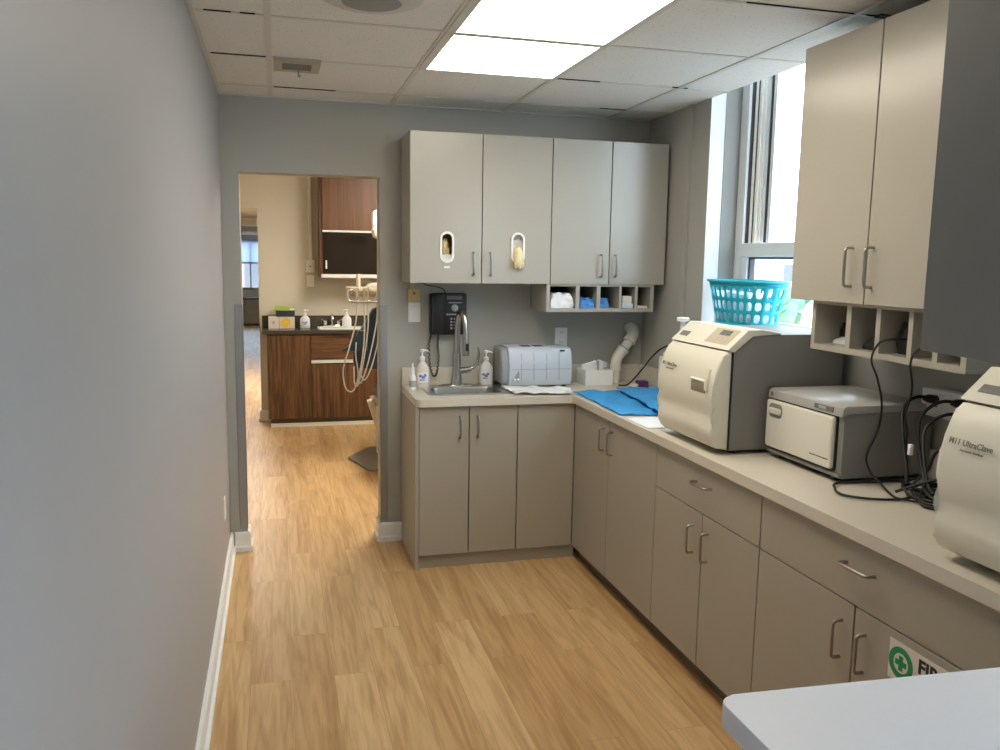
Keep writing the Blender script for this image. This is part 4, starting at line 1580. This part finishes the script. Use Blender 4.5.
cord([(2.24, 2.20, ZC), (2.27, 2.16, .98), (2.25, 2.10, 1.06), (2.26, 2.02, 1.04), (2.27, 1.97, .97), (2.24, 2.00, ZC + .016), (2.18, 2.09, ZC + .022), (2.24, 2.15, ZC + .022), (2.30, 2.06, ZC + .022), (2.24, 1.97, ZC + .022)], .0048, 'black cord curling up in loose loops beside the warmer')
cord([(2.13, 2.13, ZC + .01), (2.20, 2.06, .98), (2.26, 2.00, .99), (2.22, 1.93, ZC + .03), (2.15, 1.98, ZC + .022), (2.19, 2.08, ZC + .034), (2.27, 2.10, ZC + .034), (2.26, 1.98, ZC + .034), (2.18, 1.96, ZC + .03)], .0048, 'black cord coiled on top of the cord tangle')
def coil(cx, cy, rx, ry, turns, seed, lab):
    pts = []
    n = turns * 9
    for k in range(n + 1):
        a = 2 * math.pi * k / 9 + seed
        w = .75 + .45 * noise.noise(Vector((k * .55, seed, 0)))
        z = ZC + .004 + .052 * abs(noise.noise(Vector((seed, k * .45, 2.))))
        pts.append((cx + rx * w * math.cos(a) + .012 * noise.noise(Vector((k * .3, 3, seed))), cy + ry * w * math.sin(a), z))
    cord(pts, .0042, lab, 5)


coil(2.215, 2.075, .085, .095, 4, 1.3, 'black cord lying in untidy coils nearest the warmer')
coil(2.205, 1.990, .080, .085, 4, 4.1, 'black cord lying in untidy coils nearest the right autoclave')
solo('cord_tie', prism(BM(), rrect(2.186, 2.200, 2.145, 2.159, .004, 4), 'z', 1.040, 1.075, .002, 2), 'paper', 'small white tie around the black cords', 'tie', smooth=40)
t = thing('power_brick', 'black power brick at the bottom of the cord tangle', 'adapter', (2.30, 1.93, CT))
part('brick', bx(2.255, 2.355, 1.905, 1.955, CT, CT + .045, .006), 'black', t, 40)
part('cable_boot', tube(BM(), [(2.256, 1.93, CT + .02), (2.235, 1.93, CT + .018)], [.007, .005], 10), 'black', t, 40)


# =================================================================== FAR WALL FITTINGS
# wall telephone
px0, px1, pz0, pz1, py = 1.110, 1.318, 1.205, 1.440, D - .055
t = thing('wall_phone', 'black keypad wall telephone with hanging coiled cord', 'phone', ((px0 + px1) / 2, D - .02, pz0))
body = part('body', prism(BM(), rrect(px0, px1, pz0, pz1, .012, 4), 'y', py, D - .001, .006, 3), 'black', t, 40)
b = prism(BM(), rrect(px0 + .006, px0 + .068, pz0 + .004, pz1 - .006, .016, 5), 'y', py - .026, py - .004, .008, 3)
part('handset', b, 'black', t, 40)
part('display', bx(px0 + .092, px1 - .028, py - .0025, py, pz1 - .036, pz1 - .014, .001), 'grey_print', body, label='dark grey display')
part('name_strip', bx(px0 + .102, px1 - .030, py - .002, py, pz1 - .056, pz1 - .050), 'key', body)
q = lathe(BM(), [(.020, 0), (.020, .003), (.014, .006), (0, .006)], 0, 0, 24)
for v in q.verts:
    v.co = Vector((px0 + .138 + v.co.x, py - v.co.z, pz1 - .083 + v.co.y))
part('dial_button', q, 'key', body, 40, 'round grey navigation button')
b = BM()
for k in range(5):
    box(b, px0 + .090 + k * .0145, px0 + .102 + k * .0145, py - .003, py, pz1 - .124, pz1 - .115, .001, 1)
part('function_keys', b, 'key', body)
for r_ in range(4):
    for c_ in range(3):
        x = px0 + .112 + c_ * .021
        z = pz1 - .150 - r_ * .018
        part('key', bx(x, x + .013, py - .003, py, z, z + .011, .001, 1), 'key', body)
b = BM()
pts = []
ctrl = smooth_path([(px0 + .010, py + .01, pz0 + .02), (px0 - .005, py + .012, pz0 - .05), (px0 - .002, py + .014, pz0 - .16), (px0 + .018, py + .014, pz0 - .235), (px0 + .038, py + .014, pz0 - .220), (px0 + .050, py + .012, pz0 - .13), (px0 + .042, py + .010, pz0 - .06), (px0 + .046, py + .010, pz0 + .01)], 24)
for i, p in enumerate(ctrl):
    a = i * 1.15
    pts.append(p + Vector((math.cos(a), math.sin(a), 0)) * .0055)
tube(b, pts, .0028, 6)
part('coiled_cord', b, 'black_matte', t, 60)
b = BM()
tube(b, smooth_path([(px0 + .09, D - .03, pz1 - .005), (px0 + .08, D - .02, pz1 + .02), (px0 + .04, D - .008, pz1 + .035), (px0 - .02, D - .006, pz1 + .045), (px0 - .04, D - .006, pz1 + .064)], 6), .0025, 6)
part('line_cord', b, 'black_matte', t, 60)

t = thing('junction_box', 'beige surface box with a dark dot above the light switch', 'box', (1.019, D, 1.39))
part('cover', prism(BM(), rrect(.985, 1.053, 1.392, 1.465, .006, 3), 'y', D - .032, D - .001, .004, 2), 'beige', t, 40)
q = lathe(BM(), [(.008, 0), (.008, .003), (0, .003)], 0, 0, 16)
for v in q.verts:
    v.co = Vector((1.020 + v.co.x, D - .032 - v.co.z, 1.437 + v.co.y))
part('button', q, 'grey_print', t, 40)
part('raceway', bx(1.002, 1.024, D - .014, D - .001, 1.465, 1.506), 'beige', t)


def plate(name, label, cat, x0, x1, z0, z1, group=None):
    t = thing(name, label, cat, ((x0 + x1) / 2, D, z0), group)
    part('plate', prism(BM(), rrect(x0, x1, z0, z1, .004, 3), 'y', D - .007, D - .0005, .003, 2), 'white', t, 40)
    return t


t = plate('light_switch', 'white rocker light switch beside the wall telephone', 'switch', .990, 1.060, 1.274, 1.388)
part('rocker', prism(BM(), [(D - .0085, 1.298), (D - .0125, 1.300), (D - .009, 1.331), (D - .0105, 1.362), (D - .006, 1.364), (D - .006, 1.298)], 'x', 1.008, 1.042), 'white', t)
t = plate('wall_outlet', 'white duplex outlet above the pale blue sterilizer', 'outlet', 1.868, 1.945, 1.120, 1.238)
for z in (1.150, 1.208):
    o = part('socket', prism(BM(), rrect(1.890, 1.923, z - .014, z + .014, .010, 4), 'y', D - .0095, D - .006), 'white', t, 40)
    b = BM()
    box(b, 1.8985, 1.9005, D - .0102, D - .009, z - .002, z + .007)
    box(b, 1.9125, 1.9145, D - .0102, D - .009, z - .002, z + .007)
    part('slot', b, 'dark', o)
t = thing('wall_outlet', 'white outlet plate low on the left wall near the doorway', 'outlet', (0, 4.22, .335))
part('plate', bx(0, .006, 4.185, 4.255, .335, .445, .002), 'white', t)
for z in (.365, .415):
    part('socket', bx(.004, .0075, 4.203, 4.237, z - .014, z + .014, .001, 1), 'white', t)


# =================================================================== OPERATORY FURNITURE
KY = 8.165                 # cabinet front in the operatory
kx0, kx1 = .175, 1.85
t = thing('vanity_cabinet', 'dark walnut base cabinet seen through the doorway', 'cabinet', (1.0, KY + .2, 0))
part('body', bx(kx0, kx1, KY + .02, D2 - .001, .09, .905), 'walnut', t)
part('plinth', bx(kx0 + .02, kx1, KY + .045, D2 - .001, 0.0, .09), 'toe', t)
part('plinth_strip', bx(kx0 + .02, kx1, KY + .030, KY + .045, 0.0, .035), 'white_trim', t, label='pale strip along the plinth')
part('side_panel', bx(kx0, .578, KY, KY + .02, .085, .900, .002), 'walnut', t)
xx = .582
for x1 in (1.20, 1.845):
    part('drawer', bx(xx, x1, KY, KY + .02, .655, .900, .002), 'walnut_h', t)
    o = part('door', bx(xx, x1, KY, KY + .02, .085, .615, .002), 'walnut', t)
    part('pull_rail', bx(xx, x1, KY - .012, KY + .02, .620, .650, .002), 'alum', o, label='pale aluminium pull rail')
    xx = x1 + .004
t = thing('stone_worktop', 'dark worktop with backsplash in the room beyond the doorway', 'worktop', (1.0, KY + .2, .905))
part('slab', bx(.130, kx1 + .02, KY - .02, D2 - .001, .905, .9394, .003), 'granite', t)
part('backsplash', bx(.130, kx1 + .02, D2 - .022, D2 - .001, .940, 1.055, .002), 'granite', t)
b = BM()
plate_hole(b, rrect(.655, 1.12, KY + .05, KY + .30, .03), [rrect(.685, 1.09, KY + .08, KY + .27, .03)[::-1]], lambda p: (p[0], p[1], .952), lambda p: (p[0], p[1], .9405))
t = thing('washbasin', 'pale basin rim in the dark worktop beyond doorway', 'sink', (.88, KY + .18, .94))
part('rim', b, 'white', t)
part('basin', bx(.685, 1.09, KY + .08, KY + .27, .9405, .944), 'steel', t)
t = thing('basin_tap', 'chrome two-handle tap behind the basin beyond doorway', 'faucet', (.80, 8.44, .94))
part('base', bx(.715, .885, 8.455, 8.495, .94, .965, .006), 'chrome', t, 40)
for x in (.735, .865):
    b = lathe(BM(), [(.018, .965), (.022, .985), (.022, 1.005), (.010, 1.012)], x, 8.475, 14)
    tube(b, [(x, 8.475, 1.005), (x + (.035 if x > .8 else -.035), 8.455, 1.022)], .006, 8)
    part('tap_handle', b, 'chrome', t, 45)
b = BM()
tube(b, smooth_path([(.80, 8.475, .96), (.80, 8.475, 1.04), (.80, 8.44, 1.075), (.80, 8.37, 1.06), (.80, 8.35, 1.03)], 5), .012, 10)
part('spout', b, 'chrome', t, 45)
pump_bottle(.537, 8.42, .185, 'soap_w', 'white pump soap bottle left of the basin beyond doorway', z=.940, w=.048)
pump_bottle(.945, 8.45, .185, 'soap_w', 'white pump soap bottle right of the basin beyond doorway', z=.940, w=.046, rz=R(180))
t = thing('mask_box', 'pale printed box at the left end of the dark worktop', 'box', (.235, 8.40, .94), 'boxes on the dark worktop')
part('carton', bx(.190, .290, 8.36, 8.45, .94, 1.055, .002), 'tissue_box', t)
part('print', bx(.225, .252, 8.3585, 8.361, .985, 1.012), 'panel_beige', t)
t = thing('mask_box', 'pale box with a round yellow print on the dark worktop', 'box', (.37, 8.40, .94), 'boxes on the dark worktop')
part('carton', bx(.293, .438, 8.36, 8.45, .94, 1.055, .002), 'tissue_box', t)
q = lathe(BM(), [(.048, 0), (.048, .002)], 0, 0, 28)
for v in q.verts:
    v.co = Vector((.352 + v.co.x, 8.361 - v.co.z, .997 + v.co.y))
part('print', q, 'yellow', t, label='round yellow print')
t = thing('wipe_box', 'dark blue and lime box lying on the two pale boxes', 'box', (.35, 8.41, 1.055), 'boxes on the dark worktop')
part('carton', bx(.262, .440, 8.355, 8.46, 1.055, 1.115, .002), 'navy_card', t)
part('lid', prism(BM(), [(.248, 1.115), (.442, 1.115), (.436, 1.150), (.255, 1.158)], 'y', 8.352, 8.462, .002, 1), 'lime', t, label='lime green lid')
part('flap', bx(.395, .436, 8.3505, 8.353, 1.118, 1.138), 'white', t)

t = thing('wall_raceway', 'pale vertical cable raceway on the cream wall beyond doorway', 'conduit', (.60, D2, 1.34))
part('channel', bx(.588, .618, D2 - .025, D2 - .001, 1.52, H2 - .002), 'white', t)
part('upper_box', bx(.556, .640, D2 - .045, D2 - .001, 1.482, 1.605, .005), 'white', t, 40)
part('knob', bx(.592, .606, D2 - .050, D2 - .044, 1.535, 1.548), 'grey_print', t)
part('lower_box', bx(.562, .636, D2 - .02, D2 - .001, 1.340, 1.455, .004), 'white', t, 40)

ky = 8.20
t = thing('display_cabinet', 'cherry wall cabinet with dark glass lower doors beyond doorway', 'cabinet', (1.3, ky + .2, 1.43))
part('body', bx(.680, 1.85, ky + .02, D2 - .001, 1.445, 2.46), 'cherry', t)
part('upper_door', bx(.705, 1.27, ky, ky + .02, 1.895, 2.455, .002), 'cherry', t)
part('upper_door', bx(1.275, 1.845, ky, ky + .02, 1.895, 2.455, .002), 'cherry', t)
part('divider_strip', bx(.705, 1.845, ky - .006, ky + .02, 1.872, 1.890), 'alum', t, label='pale metal strip')
o = part('glass_door', bx(.705, 1.845, ky, ky + .02, 1.475, 1.870, .002), 'dark_glass', t, label='dark glossy glass door')
part('latch', bx(.730, .745, ky - .008, ky, 1.525, 1.605, .002), 'white', o)
part('bottom_rail', bx(.690, 1.85, ky - .008, ky + .02, 1.440, 1.473, .002), 'alum', t, label='pale bottom rail')

# dental chair (only its near edge shows past the doorway)
t = thing('dental_chair', 'navy dental chair on a grey base beyond the doorway', 'chair', (1.25, 6.75, 0))
b = BM()
prism(b, [(.81, 6.75), (.93, 6.33), (1.45, 6.33), (1.75, 6.55), (1.75, 6.95), (1.45, 7.10), (1.02, 7.10)], 'z', 0, .022, .006, 2)
part('base_plate', b, 'base_grey', t, 30)
b = BM()
prism(b, [(6.60, .022), (6.86, .022), (6.90, .44), (6.70, .46)], 'x', 1.05, 1.40, .02, 3)
part('pedestal', b, 'chair_white', t, 40)
b = BM()
prism(b, [(.955, .50), (1.005, .52), (1.075, .30), (1.125, .09), (1.085, .06), (1.03, .26)], 'y', 6.60, 6.68, .01, 3)
part('lift_arm', b, 'chair_white', t, 40)
path = [(1.30, 5.95, .60), (1.30, 6.2, .58), (1.30, 6.55, .57), (1.30, 6.85, .57), (1.30, 7.02, .60)]
b = BM()


def slab_path(bm, pts, widths, th):
    n = 12
    rings = []
    for p, w in zip(pts, widths):
        p = Vector(p)
        rings.append([bm.verts.new(p + Vector((w * math.copysign(abs(math.cos(a)) ** .5, math.cos(a)), 0, th * math.copysign(abs(math.sin(a)) ** .6, math.sin(a))))) for a in [2 * math.pi * k / n for k in range(n)]])
    for a, c in zip(rings, rings[1:]):
        for k in range(n):
            bm.faces.new((a[k], a[(k + 1) % n], c[(k + 1) % n], c[k]))
    bm.faces.new(rings[0][::-1])
    bm.faces.new(rings[-1])


P6 = smooth_path(path, 5)
slab_path(b, P6, [.22 + .08 * math.sin(math.pi * min(1, i / len(P6) * 1.2)) for i in range(len(P6))], .055)
part('seat', b, 'navy', t, 60)
b = BM()
prism(b, [(.90, .70), (.895, .80), (.91, .88), (.97, 1.04), (1.06, 1.20), (1.20, 1.26), (1.42, 1.24), (1.48, 1.0), (1.44, .66)], 'y', 7.11, 7.25, .03, 3)
part('backrest', b, 'navy', t, 50)
b = BM()
prism(b, [(.80, .862), (.80, .878), (.87, .92), (.905, .96), (.925, 1.03), (.985, 1.03), (1.0, .95), (1.0, .862)], 'y', 6.98, 7.09, .015, 3)
part('armrest', b, 'navy', t, 50)
part('seat_frame', bx(1.02, 1.45, 6.35, 7.05, .44, .475, .01), 'chair_white', t, 40)

# delivery unit with hoses
t = thing('delivery_unit', 'ivory instrument tray with hanging hoses beside the dental chair', 'dental unit', (1.05, 6.95, 1.19))
part('tray', prism(BM(), rrect(.83, 1.30, 6.80, 7.12, .04, 5), 'z', 1.366, 1.393, .008, 3), 'chair_white', t, 40)
part('control_head', prism(BM(), [(.985, 1.393), (1.02, 1.425), (1.30, 1.44), (1.30, 1.393)], 'y', 6.84, 7.08, .006, 2), 'hose', t, 40)
part('under_tray', bx(.87, 1.28, 6.85, 7.08, 1.320, 1.366, .01), 'hose', t, 40)
b = BM()
tube(b, [(.925, 6.98, 1.39), (.925, 6.98, 1.50)], .016, 12)
part('post', b, 'chair_white', t, 45)
b = BM()
tube(b, smooth_path([(.86, 6.81, 1.378), (.825, 6.80, 1.36), (.83, 6.80, 1.30), (.86, 6.80, 1.285), (1.02, 6.80, 1.285), (1.2, 6.80, 1.29)], 5), .010, 10)
part('handle_rail', b, 'chrome', t, 45)
hs = [[(.90, 6.81, 1.12), (.885, 6.80, .95), (.83, 6.79, .76), (.78, 6.78, .60), (.80, 6.78, .46), (.86, 6.79, .44), (.90, 6.80, .55), (.885, 6.82, .70), (.89, 6.90, .80)],
      [(.955, 6.81, 1.12), (.955, 6.80, .92), (.94, 6.79, .72), (.905, 6.78, .56), (.875, 6.78, .47), (.90, 6.80, .50), (.93, 6.86, .62)],
      [(.985, 6.81, 1.12), (.985, 6.80, .95), (.965, 6.79, .78), (.93, 6.78, .60), (.895, 6.78, .48), (.87, 6.79, .50), (.87, 6.84, .62)],
      [(1.06, 6.81, 1.12), (1.055, 6.80, .98), (1.02, 6.79, .80), (.97, 6.78, .62), (.92, 6.78, .50), (.89, 6.80, .52)],
      [(1.10, 6.81, 1.12), (1.09, 6.80, .96), (1.05, 6.79, .76), (1.0, 6.78, .60), (.95, 6.78, .52), (.92, 6.80, .56)]]
for h in hs:
    part('hose', tube(BM(), smooth_path([(p[0], min(p[1], 6.83), .56 + (p[2] - .44) * .74 / .68) for p in h], 7), .0058, 8), 'hose', t, 60)
for x in (.90, .955, .985, 1.06, 1.10):
    part('handpiece', tube(BM(), [(x, 6.81, 1.28), (x, 6.79, 1.33), (x - .004, 6.77, 1.39)], [.011, .012, .008], 10), 'chrome', t, 45)
b = BM()
tube(b, smooth_path([(1.28, 6.96, 1.38), (1.55, 6.96, 1.37), (1.75, 6.96, 1.39), (1.85, 6.96, 1.36)], 5), .03, 12)
tube(b, [(1.85, 6.96, 1.39), (1.85, 6.96, 0.0)], .035, 14)
part('support_arm', b, 'chair_white', t, 45)

# examination lamp on its arm
t = thing('examination_lamp', 'white examination lamp head at the right edge of the doorway', 'lamp', (1.12, 6.9, 1.76))
b = BM()
prism(b, [(1.030, 1.86), (1.045, 1.80), (1.12, 1.775), (1.26, 1.79), (1.28, 1.86), (1.20, 1.90), (1.06, 1.89)], 'y', 6.82, 6.98, .015, 3)
part('head', b, 'white', t, 40)
b = BM()
tube(b, smooth_path([(1.055, 6.90, 1.87), (1.05, 6.90, 1.95), (1.06, 6.90, 1.99), (1.12, 6.90, 2.0)], 5), .026, 12)
part('hinge', b, 'white', t, 45)
b = BM()
tube(b, smooth_path([(1.10, 6.90, 2.0), (1.4, 6.90, 2.05), (1.7, 6.90, 2.15), (1.75, 6.90, 2.3), (1.75, 6.90, H2 - .002)], 5), .02, 12)
part('arm', b, 'white', t, 45)

# =================================================================== OUTSIDE THE WINDOW
struct('ground', bx(2.9, 70, -30, 80, -4.2, -4.0), 'asphalt')
t = thing('brick_building', 'red brick building across the street outside the window', 'building', (32, 34, -4))
part('wall', bx(28, 40, 27, 48, -4, 2.35), 'brick', t)
part('cornice', bx(27.8, 40.2, 26.8, 48.2, 2.35, 2.7), 'stone', t)
for y in (28.5, 31.5, 34.5, 37.5, 40.5, 43.5):
    for z in (-2.6, .1):
        o = part('window', bx(27.93, 28.0, y, y + 1.3, z, z + 1.7), 'stone', t)
        part('pane', bx(27.9, 27.95, y + .12, y + 1.18, z + .12, z + 1.58), 'pane_dark', o)
t = thing('street_tree', 'green street tree outside, left of the brick building', 'tree', (24, 36.2, -4))
b = BM()
for k in range(22):
    a = random.uniform(0, 6.28)
    rr = random.uniform(0, 1.6)
    ball(b, (24 + rr * math.cos(a), 36.2 + rr * math.sin(a), random.uniform(-1.2, .4)), random.uniform(.6, 1.0), (1, 1, .8), 2, .5, 30)
part('foliage', b, 'leaf', t, 60)
part('trunk', tube(BM(), [(24, 36.2, -4), (24.05, 36.2, -2.5), (24, 36.2, -.8)], [.22, .18, .12], 10), 'toe', t, 50)
t = thing('far_building', 'pale building seen through the far corridor window', 'building', (-1, 45, -4))
part('wall', bx(-8, 6, 42, 50, -4, 3.2), 'brick', t)
for x in (-6, -3.6, -1.2, 1.2, 3.6):
    part('window', bx(x, x + 1.1, 41.93, 42, .2, 1.9), 'pane_dark', t)
